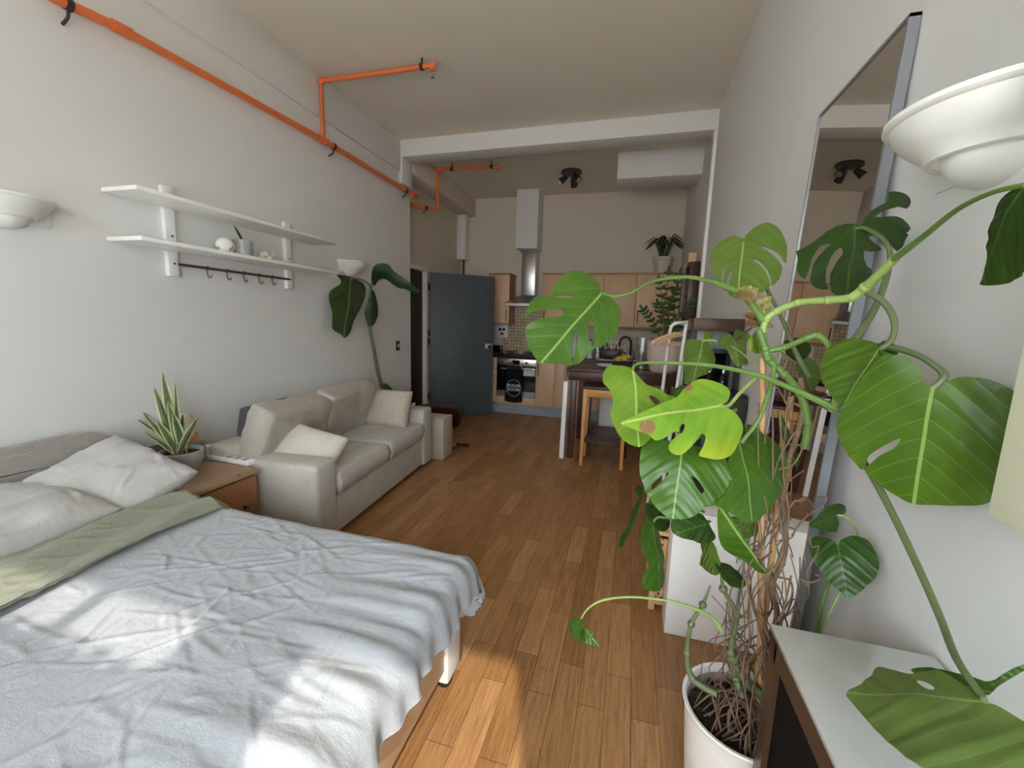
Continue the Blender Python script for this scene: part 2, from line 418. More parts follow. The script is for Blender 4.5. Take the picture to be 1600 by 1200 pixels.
def lathe(bm, prof, c=(0, 0, 0), n=32, a0=0.0, a1=2 * math.pi, mi=0):
    full = abs(a1 - a0 - 2 * math.pi) < 1e-6; rings = []
    m = n if full else n + 1
    for (r, z) in prof:
        rings.append([bm.verts.new((c[0] + r * math.cos(a0 + (a1 - a0) * k / n), c[1] + r * math.sin(a0 + (a1 - a0) * k / n), c[2] + z)) for k in range(m)])
    for A, B in zip(rings, rings[1:]):
        for k in range(n):
            f = bm.faces.new((A[k], A[(k + 1) % m], B[(k + 1) % m], B[k])); f.material_index = mi
    return bm


def cyl(bm, c, r, h, n=24, r2=None, axis='Z', bev=0.0):
    r2 = r if r2 is None else r2
    res = bmesh.ops.create_cone(bm, cap_ends=True, segments=n, radius1=r, radius2=r2, depth=h)
    v = res['verts']
    if axis == 'X': bmesh.ops.rotate(bm, verts=v, matrix=Matrix.Rotation(R(90), 3, 'Y'))
    if axis == 'Y': bmesh.ops.rotate(bm, verts=v, matrix=Matrix.Rotation(R(90), 3, 'X'))
    bmesh.ops.translate(bm, verts=v, vec=c); return v


def sphere(bm, c, r, sc=(1, 1, 1), n=20):
    res = bmesh.ops.create_uvsphere(bm, u_segments=n, v_segments=max(8, n // 2), radius=r); v = res['verts']
    bmesh.ops.scale(bm, verts=v, vec=sc); bmesh.ops.translate(bm, verts=v, vec=c); return v


def poly_prism(bm, pts, vec, mi=0):
    """flat polygon (3-D points) extruded along vec"""
    vec = Vector(vec); a = [bm.verts.new(p) for p in pts]; b = [bm.verts.new(Vector(p) + vec) for p in pts]
    bm.faces.new(a[::-1]); bm.faces.new(b)
    for i in range(len(a)): bm.faces.new((a[i], a[(i + 1) % len(a)], b[(i + 1) % len(a)], b[i]))
    bmesh.ops.recalc_face_normals(bm, faces=bm.faces); return bm


def cushion(bm, c, size, mtx=None, n=22, p=5.0, puff=0.55, wr=0.006, seed=0, edge=0.25, pinch=0.0):
    """soft cushion: size (a,b,t): a x b pad of thickness t; mtx maps local axes to world"""
    a, b, t = size; mtx = mtx or Matrix.Identity(3); c = Vector(c)
    grid = {}
    for side in (1, -1):
        for i in range(n + 1):
            for j in range(n + 1):
                u = -1 + 2 * i / n; v = -1 + 2 * j / n
                if side < 0 and (i in (0, n) or j in (0, n)): grid[side, i, j] = grid[1, i, j]; continue
                q = (max(0, 1 - abs(u) ** p) * max(0, 1 - abs(v) ** p)) ** puff
                q = edge * (1 if q > 0 else 0) * min(1, q * 4) + (1 - edge) * q
                inset = 1 - pinch * (abs(u) ** 2 * (1 - abs(v) ** 2) * 0.0 + (1 - abs(u)) ** 0 * 0)
                x = u * a / 2 * (1 - pinch * (1 - v * v) * 0.5) ; y = v * b / 2 * (1 - pinch * (1 - u * u) * 0.5)
                z = side * q * t / 2
                w = wr * (noise.noise(Vector((x * 9 + seed, y * 9, side * 3))) + 0.7 * noise.noise(Vector((x * 22, y * 5 + seed, side))))
                z += w * (1 if q > 0 else 0.3)
                grid[side, i, j] = bm.verts.new(c + mtx @ Vector((x, y, z)))
    for side in (1, -1):
        for i in range(n):
            for j in range(n):
                f = [grid[side, i, j], grid[side, i + 1, j], grid[side, i + 1, j + 1], grid[side, i, j + 1]]
                if side < 0: f.reverse()
                if len(set(f)) == 4: bm.faces.new(f)
                elif len(set(f)) == 3: bm.faces.new(list(dict.fromkeys(f)))
    return bm


def inside(p, poly):
    r = False; n = len(poly); x, y = p
    for i in range(n):
        x1, y1 = poly[i]; x2, y2 = poly[(i + 1) % n]
        if (y1 > y) != (y2 > y) and x < (x2 - x1) * (y - y1) / (y2 - y1) + x1: r = not r
    return r


def leaf_mesh(out3, holes3, base, tip, nrm, fold=0.10, curl=0.15, wave=0.0012, thick=0.0012, res=26, seed=0):
    """leaf blade of real thickness: planar outline in space, then bent along and across its midrib"""
    ax = (tip - base); Lh = ax.length; ax.normalize(); ay = nrm.cross(ax).normalized()
    def to2(p): d = p - base; return Vector((d.dot(ax), d.dot(ay)))
    O = [to2(p) for p in out3]; H = [[to2(p) for p in h] for h in holes3]
    pts = list(O); edges = [(i, (i + 1) % len(O)) for i in range(len(O))]
    for h in H:
        k = len(pts); pts += h; edges += [(k + i, k + (i + 1) % len(h)) for i in range(len(h))]
    xs = [p.x for p in O]; ys = [p.y for p in O]
    st = max(max(xs) - min(xs), max(ys) - min(ys)) / res
    Ot = [tuple(p) for p in O]; Ht = [[tuple(p) for p in h] for h in H]
    i = min(xs)
    row = 0
    while i < max(xs):
        j = min(ys) + (st / 2 if row % 2 else 0)
        while j < max(ys):
            q = (i, j)
            if inside(q, Ot) and not any(inside(q, h) for h in Ht):
                if min((Vector(q) - p).length for p in O) > st * 0.45: pts.append(Vector(q))
            j += st
        i += st; row += 1
    V, E_, F, *_ = delaunay_2d_cdt(pts, edges, [], 0, 1e-6)
    bm = bmesh.new(); uvl = bm.loops.layers.uv.new('leaf')
    vs_ = []
    for p in V:
        u = p.x / Lh; v = p.y / Lh; a = abs(v)
        d = -fold * Lh * (a ** 1.3) - curl * Lh * (u - 0.3) ** 2 + wave * math.sin((u - a * 1.1) * 24 + seed) * min(1, a * 5)
        d += 0.055 * Lh * noise.noise(Vector((p.x / Lh * 2.2 + seed, p.y / Lh * 2.2, seed)))
        vs_.append(bm.verts.new(base + ax * p.x + ay * p.y + nrm * d))
    for f in F:
        c = sum((V[k] for k in f), Vector((0, 0))) / len(f)
        if not inside(tuple(c), Ot) or any(inside(tuple(c), h) for h in Ht): continue
        try: ff = bm.faces.new([vs_[k] for k in f])
        except ValueError: continue
        for lp, k in zip(ff.loops, f): lp[uvl].uv = (V[k].x / Lh, V[k].y / Lh)
    for v in [v for v in bm.verts if not v.link_faces]: bm.verts.remove(v)
    bmesh.ops.recalc_face_normals(bm, faces=bm.faces)
    bmesh.ops.solidify(bm, geom=bm.faces[:], thickness=thick)
    return bm


def pleaf(parent, outline, base, tip, planes, m, holes=(), sm=3, name='leaf', hole_sm=3, **k):
    """a leaf traced in the photo, standing on its own tilted plane: planes = three (px, py, distance into the room)"""
    A, B, C = [at(a, b, y=c) for a, b, c in planes]
    n = (B - A).cross(C - A).normalized(); eye = Vector((0, 0, CAMH))
    if n.dot(eye - A) < 0: n = -n
    def hit(p):
        r = CM @ Vector((p[0] - 800, 600 - p[1], -FOC)); t = (A - eye).dot(n) / r.dot(n); return eye + r * t
    o3 = [hit(p) for p in cat([(*p, 0) for p in outline], sm, True)]
    h3 = [[hit(p) for p in cat([(*p, 0) for p in h], hole_sm, True)] for h in holes]
    bm = leaf_mesh(o3, h3, hit(base), hit(tip), n, **k)
    return obj(name, bm, m, parent)


def stalk(parent, pts, r, m, name='leaf_stalk', sm=5, sides=8):
    P = [at(a, b, y=c) for a, b, c in pts]
    return obj(name, tube(bmesh.new(), P, r, sides, smooth=sm), m, parent)


def blade(bm, base, tip, w, bend, n=12, side=None, uvs=True, cup=0.15):
    """lance-shaped leaf from base to tip with an arching bend vector"""
    uvl = bm.loops.layers.uv.verify(); base = Vector(base); tip = Vector(tip); bend = Vector(bend)
    ax = (tip - base); side = Vector(side) if side else ax.cross(Vector((0, -1, 0.1)))
    side = (side - ax * side.dot(ax) / ax.length_squared).normalized(); nn = ax.cross(side).normalized()
    rows = []
    for i in range(n + 1):
        t = i / n; c = base + ax * t + bend * math.sin(math.pi * t * 0.5) * (1 if True else 0) * t
        ww = w * (math.sin(math.pi * min(1, (t * 0.86 + 0.14))) ** 0.7 if t < 1 else 0.0)
        rows.append((t, [bm.verts.new(c + side * ww * 0.5 * k + nn * (abs(k) * ww * cup)) for k in (-1, -0.5, 0, 0.5, 1)]))
    for (t0, A), (t1, B) in zip(rows, rows[1:]):
        for k in range(4):
            f = bm.faces.new((A[k], A[k + 1], B[k + 1], B[k]))
            for lp, (t, kk) in zip(f.loops, ((t0, k), (t0, k + 1), (t1, k + 1), (t1, k))): lp[uvl].uv = (t, (kk - 2) / 4.0)
    return bm


def thicken(bm, t=0.0015):
    bmesh.ops.remove_doubles(bm, verts=bm.verts, dist=1e-5)
    bmesh.ops.solidify(bm, geom=bm.faces[:], thickness=t); return bm


def copy_tree(o, loc=None, rz=None, label=None, parent=None):
    c = o.copy(); COL.objects.link(c)
    if parent is not None: c.parent = parent
    for ch in [x for x in bpy.data.objects if x.parent == o and x is not c]: copy_tree(ch, parent=c)
    if loc is not None: c.location = loc
    if rz is not None: c.rotation_euler = (0, 0, rz)
    if label: c['label'] = label
    return c


# ------------------------------------------------------------------ the room
XL, XR, YE, YK, HC = -2.55, 0.61, 4.49, 6.45, 3.30
XK = -2.74
struct('floor', bx((XK - 1.4, YW - 0.25, -0.1), (XR + 0.15, YK + 0.15, 0.0)), M['floor'], 'worn honey-brown oak board floor of the whole room')
struct('ceiling', bx((XK - 1.4, YW - 0.25, HC), (XR + 0.15, YK + 0.15, HC + 0.12)), M['ceil'], 'plain white ceiling over the room')
struct('wall_left', bx((XL - 0.12, YW - 0.2, 0), (XL, YE, HC)), M['wall'], 'long white left wall with the shelves')
struct('wall_right', bx((XR, YW - 0.2, 0), (XR + 0.12, YK + 0.12, HC)), M['wall'], 'white right wall with the mirror')
struct('wall_back', bx((XK - 0.12, YK, 0), (XR, YK + 0.12, HC)), M['kwall'], 'far kitchen wall above the cabinets')
DY0, DY1, DZ = 4.55, 5.24, 2.05
bm = bmesh.new()
box(bm, (XK - 0.05, DY1, 0), (XK, YK, HC)); box(bm, (XK - 0.05, YE - 0.3, DZ), (XK, DY1, HC)); box(bm, (XK - 0.05, YE - 0.3, 0), (XK, DY0, DZ))
struct('wall_kitchen_left', bm, M['kwall'], 'kitchen left wall around the open doorway')
struct('wall_return', bx((XK - 0.12, YE - 0.12, 0), (XL - 0.12, YE, HC)), M['kwall'], 'short return at the end of the left wall')
# dark hall beyond the doorway
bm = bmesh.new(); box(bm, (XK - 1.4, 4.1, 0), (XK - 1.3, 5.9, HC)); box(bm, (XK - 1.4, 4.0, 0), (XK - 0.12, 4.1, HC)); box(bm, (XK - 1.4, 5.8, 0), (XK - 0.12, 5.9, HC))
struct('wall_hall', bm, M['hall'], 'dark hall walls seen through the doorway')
# window wall behind the camera, with two real openings
bm = bmesh.new(); y0, y1 = YW - 0.2, YW
xs = [XL - 0.12, WINS[0][0], WINS[0][1], WINS[1][0], WINS[1][1], XR + 0.12]
for a, b in ((0, 1), (2, 3), (4, 5)): box(bm, (xs[a], y0, 0), (xs[b], y1, HC))
for (a, b, c, d) in WINS: box(bm, (a, y0, 0), (b, y1, c)); box(bm, (a, y0, d), (b, y1, HC))
struct('wall_front', bm, M['wall'], 'window wall behind the camera')
for i, (a, b, c, d) in enumerate(WINS):
    bm = bmesh.new(); f = 0.035
    box(bm, (a, y0 + 0.03, c), (a + f, y0 + 0.09, d)); box(bm, (b - f, y0 + 0.03, c), (b, y0 + 0.09, d))
    box(bm, (a, y0 + 0.03, c), (b, y0 + 0.09, c + f)); box(bm, (a, y0 + 0.03, d - f), (b, y0 + 0.09, d))
    if i == 0:
        for xx in (-0.80, -1.24, -1.74): box(bm, (xx - 0.02, y0 + 0.03, c), (xx + 0.02, y0 + 0.09, d))
        box(bm, (a, y0 + 0.03, 1.99), (b, y0 + 0.09, 2.06))
    struct('window_%d' % (i + 1), bm, M['gloss_white'], 'white framed window %s' % ('left behind the camera' if i == 0 else 'right behind the camera'))
# unseen curtain, added to block low sun through the left window
bm = bmesh.new(); N = 160
g = [[bm.verts.new((WINS[0][0] - 0.03 + (WINS[0][1] - WINS[0][0] + 0.06) * i / N, YW + 0.035 + 0.018 * math.sin(i * 0.9), z)) for z in (0.7, 1.3, 1.965)] for i in range(N + 1)]
for i in range(N):
    for j in range(2): bm.faces.new((g[i][j], g[i + 1][j], g[i + 1][j + 1], g[i][j + 1]))
thicken(bm, 0.002)
ft = NT('sun_blocking_sheer'); tr = ft.n('ShaderNodeBsdfTranslucent'); tr.inputs[0].default_value = (0.85, 0.87, 0.9, 1)
df = ft.n('ShaderNodeBsdfDiffuse'); df.inputs[0].default_value = (0.8, 0.8, 0.8, 1); ms = ft.n('ShaderNodeMixShader'); ms.inputs[0].default_value = 0.7
ft.l(df.outputs[0], ms.inputs[1]); ft.l(tr.outputs[0], ms.inputs[2]); ft.l(ms.outputs[0], ft.o.inputs[0])
tag(obj('added_sun_curtain', bm, ft.m), 'unseen sheer half curtain added to block low sun behind the camera', 'curtain')

# beam, bands, boxed duct, skirting
struct('trim_1', bx((XL, 4.26, 3.13), (XR, 4.48, HC), 0.004), M['wall'], 'white cross beam between living area and kitchen')
struct('trim_2', bx((XL, YW, 2.985), (XL + 0.022, 4.26, HC), 0.004), M['wall'], 'slightly raised plaster band along the top of the left wall')
struct('trim_3', bx((XL, 4.26, 2.86), (XL + 0.04, 4.48, 3.13), 0.004), M['wall'], 'short white stub under the left end of the beam')
struct('trim_4', bx((XR - 0.028, 4.26, 0), (XR, 4.34, 3.13), 0.004), M['gloss_white'], 'narrow white upright strip on the right wall under the beam')
struct('trim_5', bx((XK, YE + 0.0, 3.03), (-2.50, YK, HC), 0.003), M['kwall'], 'square bulkhead along the kitchen left wall')
struct('trim_6', bx((-0.275, 5.05, 3.02), (XR, 5.42, HC), 0.003), M['wall'], 'white box bulkhead under the kitchen ceiling at right')
struct('trim_7', bx((-1.735, 6.12, 2.48), (-1.41, YK, HC), 0.003), M['wall'], 'white boxed duct above the cooker hood')
struct('trim_8', bx((XK, 6.28, 2.36), (XK + 0.14, YK, 3.03), 0.003), M['wall'], 'narrow white boxed pipe in the kitchen corner')
obj_ = struct('trim_9', tube(bmesh.new(), [(XK + 0.08, 6.36, 2.36), (XK + 0.08, 6.36, 0.9)], 0.018), M['darkmetal'], 'thin dark pipe below the boxed corner pipe')
bm = bmesh.new()
box(bm, (XL, YW, 0), (XL + 0.015, YE, 0.10), 0.004)
struct('baseboard_left', bm, M['gloss_white'], 'white skirting board on the left wall')
struct('baseboard_right', bx((XR - 0.015, YW, 0), (XR, 4.26, 0.10), 0.004), M['gloss_white'], 'white skirting board on the right wall')
# door frame and open door
bm = bmesh.new()
box(bm, (XK - 0.05, DY1 - 0.012, 0), (XK + 0.012, DY1 + 0.03, DZ + 0.035), 0.004)
box(bm, (XK - 0.05, DY0 - 0.03, 0), (XK + 0.012, DY0 + 0.03, DZ + 0.035), 0.004)
box(bm, (XK - 0.05, DY0, DZ - 0.01), (XK + 0.012, DY1, DZ + 0.04), 0.004)
struct('trim_10', bm, M['gloss_white'], 'white frame of the kitchen doorway')
hx, hy = XK + 0.05, 5.27
ang = math.atan2(5.84 - hy, -1.95 - hx); DW = math.hypot(5.84 - hy, -1.95 - hx)
rz = Matrix.Rotation(ang, 3, 'Z')
door = thing('door_1', 'slate grey flush door standing open before the kitchen', 'door', (hx, hy, 0)); door['kind'] = 'structure'
def rb(lo, hi, bev=0.003): return bx((hx + lo[0], hy + lo[1], lo[2]), (hx + hi[0], hy + hi[1], hi[2]), bev, rot=rz, piv=(hx, hy, 0))
obj('door_leaf', rb((0.0, 0, 0.012), (DW, 0.042, 2.04)), M['door'], door)
lk = obj('lock_plate', rb((DW - 0.125, -0.008, 0.98), (DW - 0.015, 0.0, 1.075)), M['steel'], door)
bm = bmesh.new(); v = cyl(bm, (hx + DW - 0.07, hy - 0.022, 1.03), 0.024, 0.035, 20, axis='Y'); bmesh.ops.rotate(bm, verts=v, cent=(hx, hy, 0), matrix=rz)
obj('lock_knob', bm, M['chrome'], lk)
for z in (0.28, 1.05, 1.17, 1.80):
    obj('hinge', bx((hx - 0.028, hy - 0.012, z), (hx + 0.006, hy + 0.03, z + 0.09), 0.003), M['darkmetal'], door)

# ------------------------------------------------------------------ orange sprinkler pipes
XP = XL + 0.055
def clampring(bm, p, r, drop, side=1):
    tube(bm, [p + Vector((0, -0.012, 0)), p + Vector((0, 0.012, 0))], r * 1.28, 14)
    tube(bm, [p + Vector((0, 0, -r)), p + Vector((-0.01, 0.0, -r - drop * 0.6)), p + Vector((-0.05, 0.0, -r - drop))], 0.007, 6, smooth=3)
q0, q1, q2, q3 = [at(a, b, x=XP) for a, b in ((70, -10), (187, 44), (503, 218), (640, 301))]
q3.y = YE + 0.03
sp_ = thing('sprinkler_pipe', 'orange sprinkler pipe running along the top of the left wall', 'pipe', (XP, 3.0, 2.83))
obj('main_pipe', tube(bmesh.new(), [q0, q1, q2, q3], 0.021, 16), M['orange'], sp_)
obj('pipe_joint', tube(bmesh.new(), [q1 - (q1 - q0) * 0.12, q1 + (q2 - q1) * 0.035], 0.027, 16), M['orange'], sp_)
obj('pipe_joint', tube(bmesh.new(), [q3 - Vector((0, 0.09, 0)), q3 + Vector((0, 0.03, 0)), q3 + Vector((-0.02, 0.05, 0))], 0.029, 16), M['orange'], sp_)
tq = q2 + (q3 - q2) * 0.01
obj('pipe_joint', tube(bmesh.new(), [tq - Vector((0, 0.05, 0)), tq + Vector((0, 0.05, 0))], 0.028, 16), M['orange'], sp_)
top = Vector((XP, tq.y, 3.24)); e1 = at(676, 102, z=3.24)
obj('branch_pipe', tube(bmesh.new(), [tq, top, e1], 0.018, 14), M['orange'], sp_)
bm = bmesh.new(); sphere(bm, top, 0.027); obj('pipe_joint', bm, M['orange'], sp_)
bm = bmesh.new(); sphere(bm, e1, 0.026); cyl(bm, e1 + Vector((0, 0, -0.02)), 0.02, 0.03, 14); obj('pipe_joint', bm, M['orange'], sp_)
bm = bmesh.new(); cyl(bm, e1 + Vector((0, 0, -0.045)), 0.010, 0.022, 10); cyl(bm, e1 + Vector((0, 0, -0.062)), 0.005, 0.03, 8); cyl(bm, e1 + Vector((0, 0, -0.082)), 0.013, 0.003, 12)
obj('sprinkler_head', bm, M['chrome'], sp_)
for t in (q0 + (q1 - q0) * 0.28, q2 + (q3 - q2) * 0.09, q2 + (q3 - q2) * 0.86):
    bm = bmesh.new(); clampring(bm, t, 0.021, 0.05); obj('pipe_clamp', bm, M['darkmetal'], sp_)
bm = bmesh.new(); pc = e1 + (top - e1) * 0.09
tube(bm, [pc - (e1 - top).normalized() * 0.012, pc + (e1 - top).normalized() * 0.012], 0.024, 14); tube(bm, [pc, pc + Vector((0, 0, 0.06))], 0.007, 6)
obj('pipe_clamp', bm, M['darkmetal'], sp_)
sk = thing('kitchen_sprinkler_pipe', 'shorter orange sprinkler pipe stepping up to the kitchen ceiling', 'pipe', (-2.4, 4.9, 2.8))
yk0 = 4.95
k0 = Vector((-2.66, 4.70, 2.765)); k1 = Vector((-2.56, 4.93, 2.775)); k2 = at(684, 325, y=yk0); k3 = at(683, 265, y=yk0); k4 = at(778, 260, z=k3.z)
obj('lower_pipe', tube(bmesh.new(), [k0, k1, k2], 0.019, 14), M['orange'], sk)
obj('riser_pipe', tube(bmesh.new(), [k2, k3], 0.019, 14), M['orange'], sk)
obj('ceiling_pipe', tube(bmesh.new(), [k3, k4], 0.019, 14), M['orange'], sk)
for p in (k1, k2, k3, k4):
    bm = bmesh.new(); sphere(bm, p, 0.027); obj('pipe_joint', bm, M['orange'], sk)
bm = bmesh.new(); cyl(bm, k4 + Vector((0, 0, -0.04)), 0.012, 0.03, 10); cyl(bm, k4 + Vector((0, 0, -0.07)), 0.005, 0.04, 8); cyl(bm, k4 + Vector((0, 0, -0.09)), 0.014, 0.003, 12)
obj('sprinkler_head', bm, M['chrome'], sk)
for t in (0.25, 0.9):
    bm = bmesh.new(); p = k3 + (k4 - k3) * t; d = (k4 - k3).normalized() * 0.018
    tube(bm, [p - d, p + d], 0.025, 14); tube(bm, [p, Vector((p.x, p.y, HC))], 0.006, 6); obj('pipe_clamp', bm, M['darkmetal'], sk)
bm = bmesh.new(); clampring(bm, k1 + Vector((0.0, -0.03, 0)), 0.019, 0.04); obj('pipe_clamp', bm, M['darkmetal'], sk)

# ------------------------------------------------------------------ ceiling spotlight
c = at(893, 268, z=HC)
sl = thing('ceiling_spotlight', 'dark metal three-head spotlight cluster on the kitchen ceiling', 'light', (c.x, c.y, HC))
bm = bmesh.new(); cyl(bm, (c.x, c.y, HC - 0.012), 0.13, 0.024, 32); obj('ceiling_plate', bm, M['darkmetal'], sl)
for a in (200, 320, 80):
    d = Vector((math.cos(R(a)), math.sin(R(a)), 0)); p = Vector((c.x, c.y, HC - 0.024)) + d * 0.08
    bm = bmesh.new(); tube(bm, [p, p + Vector((0, 0, -0.05))], 0.008, 8); tube(bm, [p + Vector((0, 0, -0.04)) - d * 0.02, p + Vector((0, 0, -0.11)) + d * 0.06], [0.028, 0.045], 16)
    h_ = obj('spot_head', bm, M['darkmetal'], sl)
    bm = bmesh.new(); e = p + Vector((0, 0, -0.111)) + d * 0.061; tube(bm, [e, e + (Vector((0, 0, -0.07)) + d * 0.08).normalized() * 0.003], 0.034, 16); obj('bulb', bm, M['chrome'], h_)

# ------------------------------------------------------------------ wall uplighters
def sconce(wx, y, z, label, r=0.165, sgn=1, q=0.82):
    t = thing('wall_uplighter', label, 'wall light', (wx, y, z), 'plaster wall uplighters')
    a0, a1 = (-math.pi / 2, math.pi / 2) if sgn > 0 else (math.pi / 2, 3 * math.pi / 2)
    s = r / 0.165
    prof = [(0.150, -0.004), (0.158, 0.004), (0.165, 0.0), (0.166, -0.010), (0.161, -0.016), (0.155, -0.017), (0.148, -0.035), (0.135, -0.055), (0.118, -0.072), (0.104, -0.085), (0.098, -0.098), (0.090, -0.100), (0.088, -0.092), (0.100, -0.070), (0.130, -0.035), (0.150, -0.004)]
    bm = lathe(bmesh.new(), [(a * s, b * s * q) for a, b in prof], (wx, y, z), 40, a0, a1)
    bmesh.ops.recalc_face_normals(bm, faces=bm.faces); obj('bowl', bm, M['plaster'], t)
    bp = [(0.0001, -0.158)] + [(0.078 * math.sin(R(k)), -0.085 - 0.073 * math.cos(R(k))) for k in range(10, 111, 10)]
    bm = lathe(bmesh.new(), [(a * s, b * s * q) for a, b in bp], (wx, y, z), 32, a0, a1); bmesh.ops.recalc_face_normals(bm, faces=bm.faces)
    obj('globe', bm, M['plaster'], t)
    obj('back_plate', bx((min(wx, wx + sgn * 0.006), y - 0.15 * s, z - 0.10 * s), (max(wx, wx + sgn * 0.006), y + 0.15 * s, z), 0.002), M['plaster'], t)
    return t
sconce(XL, 1.15, 1.852, 'white plaster uplighter on the left wall above the headboard')
sconce(XL, 3.38, 1.90, 'small distant white uplighter behind the tall plant leaves')
sconce(XR, 0.995, 1.80, 'large near white uplighter on the right wall beside the mirror', r=0.168, sgn=-1)

# ------------------------------------------------------------------ wall shelf unit
ya, yb = 1.80, 2.64
ws = thing('wall_shelf', 'white two-tier wall shelf with dark hook rail above the bedside chest', 'shelf', (XL, 2.2, 1.6))
for y in (ya, yb):
    br = obj('bracket', bx((XL, y - 0.027, 1.60), (XL + 0.03, y + 0.027, 2.085), 0.002), M['shelf'], ws)
    bm = bmesh.new()
    bm.free()
    for z in (1.67, 1.82, 2.03):
        bm = bmesh.new(); cyl(bm, (XL + 0.031, y + 0.004, z), 0.006, 0.003, 10, axis='X'); obj('screw', bm, M['darkmetal'], br)
for z, xo in ((1.965, 0.24), (1.735, 0.24)):
    obj('shelf_board', bx((XL + 0.03, 1.49, z), (XL + 0.03 + xo, 2.89, z + 0.02), 0.002), M['shelf'], ws)
rail = obj('hook_rail', tube(bmesh.new(), [(XL + 0.04, ya + 0.02, 1.668), (XL + 0.04, yb - 0.02, 1.668)], 0.008, 10), M['copper'], ws)
hb = None
for i, y in enumerate((1.99, 2.12, 2.24, 2.36, 2.47)):
    if hb is None:
        pts = [(XL + 0.04 + 0.010 * math.cos(R(a)), y, 1.668 + 0.010 * math.sin(R(a))) for a in range(-60, 181, 30)] + [(XL + 0.03, y, 1.65), (XL + 0.035, y, 1.632)] + [(XL + 0.05 - 0.015 * math.cos(R(a)), y, 1.628 - 0.015 * math.sin(R(a))) for a in range(20, 181, 32)]
        hb = tag(obj('s_hook', tube(bmesh.new(), pts, 0.0035, 6, smooth=2), M['copper'], loc=(XL + 0.04, y, 1.668)), '', 'hook')
        h = hb
    else:
        h = hb.copy(); COL.objects.link(h); h.location = (XL + 0.04, y, 1.668)
    h['group'] = 'hooks on the shelf rail'
    h['label'] = ['dark metal hook on the shelf rail, nearest the camera', 'dark metal hook second from the camera end of the rail', 'dark metal hook in the middle of the shelf rail', 'dark metal hook second from the far end of the rail', 'dark metal hook on the shelf rail, farthest from the camera'][i]
zs = 1.755
p = at(352, 388, x=XL + 0.14); bm = bmesh.new(); sphere(bm, (XL + 0.14, p.y, zs + 0.05), 0.05, n=24)
for f in bm.faces:
    if noise.noise(f.calc_center_median() * 45) > 0.18 and f.calc_center_median().z < zs + 0.055: f.material_index = 1
tag(obj('round_ornament', bm, [M['plaster'], M['stone']], loc=(XL + 0.14, p.y, zs)), 'round white ornament with grey pattern left of the grey planter', 'ornament')
p = at(380, 385, x=XL + 0.13)
pl = thing('small_planter', 'grey cylinder pot with one dark leaf on the lower wall shelf', 'plant pot', (XL + 0.13, p.y, zs))
bm = lathe(bmesh.new(), [(0.0001, 0), (0.052, 0), (0.055, 0.005), (0.056, 0.105), (0.054, 0.107), (0.050, 0.105), (0.050, 0.09), (0.0001, 0.088)], (XL + 0.13, p.y, zs), 32); obj('pot', bm, M['stone'], pl)
bm = bmesh.new(); blade(bm, (XL + 0.13, p.y, zs + 0.085), (XL + 0.14, p.y - 0.055, zs + 0.185), 0.022, (0, -0.01, 0)); obj('leaf', thicken(bm), LM['dark'], pl)
p = at(418, 408, x=XL + 0.19); bm = bmesh.new()
for k in range(9):
    a = k * 0.7; sphere(bm, (XL + 0.19 + 0.020 * math.cos(a), p.y + 0.034 * math.sin(a), zs + 0.016 + 0.012 * (k % 3)), 0.018, (1, 1.2, 0.9), 12)
tag(obj('shell_ornament', bm, M['creamcush'], loc=(XL + 0.19, p.y, zs)), 'small knobbly cream shell ornament at the far end of the shelf', 'ornament')

# wall switch plate
p = at(621, 540, x=XL); t = thing('wall_switch', 'small dark switch plate with white rocker near the doorway', 'switch', (XL, p.y, p.z))
obj('plate', bx((XL, p.y - 0.035, p.z - 0.055), (XL + 0.009, p.y + 0.035, p.z + 0.055), 0.003), M['darkmetal'], t)
obj('rocker', bx((XL + 0.009, p.y - 0.01, p.z - 0.016), (XL + 0.015, p.y + 0.012, p.z + 0.016), 0.002), M['white'], t)

# ------------------------------------------------------------------ bed
BX0, BX1, BY0, BY1 = -2.36, -0.56, -0.12, 1.36
bed = thing('bed', 'upholstered grey bed with pale wood base in the lower left', 'bed', (-1.4, 0.6, 0))
bm = bmesh.new(); n = 24
prof = [(-2.53, 0.05)]
cushm = bmesh.new()
pts = [(y, z) for y, z in ((BY0 - 0.03, 0.06), (BY0 - 0.03, 0.70), (BY0 + 0.03, 0.79), (0.3, 0.815), (0.9, 0.82), (1.22, 0.825), (1.34, 0.80), (1.405, 0.73), (1.41, 0.6), (1.41, 0.06))]
pp = cat([(0, a, b) for a, b in pts], 5)
poly_prism(cushm, [(-2.50, p.y, p.z) for p in pp], (0.11, 0, 0))
es = [e for e in cushm.edges if abs(e.verts[0].co.x - e.verts[1].co.x) < 1e-4]
bmesh.ops.bevel(cushm, geom=es, offset=0.03, segments=4, affect='EDGES')
obj('headboard', cushm, M['headboard'], bed, auto=60)
bm = bmesh.new()
box(bm, (BX0 - 0.05, BY1 - 0.07, 0.15), (BX1, BY1 - 0.03, 0.30), 0.004); box(bm, (BX0 - 0.05, BY0 + 0.03, 0.15), (BX1, BY0 + 0.07, 0.30), 0.004)
box(bm, (BX1 - 0.05, BY0 + 0.03, 0.13), (BX1 - 0.01, BY1 - 0.03, 0.32), 0.004)
for k in range(12): box(bm, (BX0 + 0.05 + k * 0.14, BY0 + 0.07, 0.27), (BX0 + 0.13 + k * 0.14, BY1 - 0.07, 0.29))
obj('bed_frame', bm, M['pine'], bed)
obj('corner_cover', bx((BX1 - 0.10, BY1 - 0.13, 0.075), (BX1 + 0.006, BY1 - 0.012, 0.33), 0.012), M['mattress'], bed)
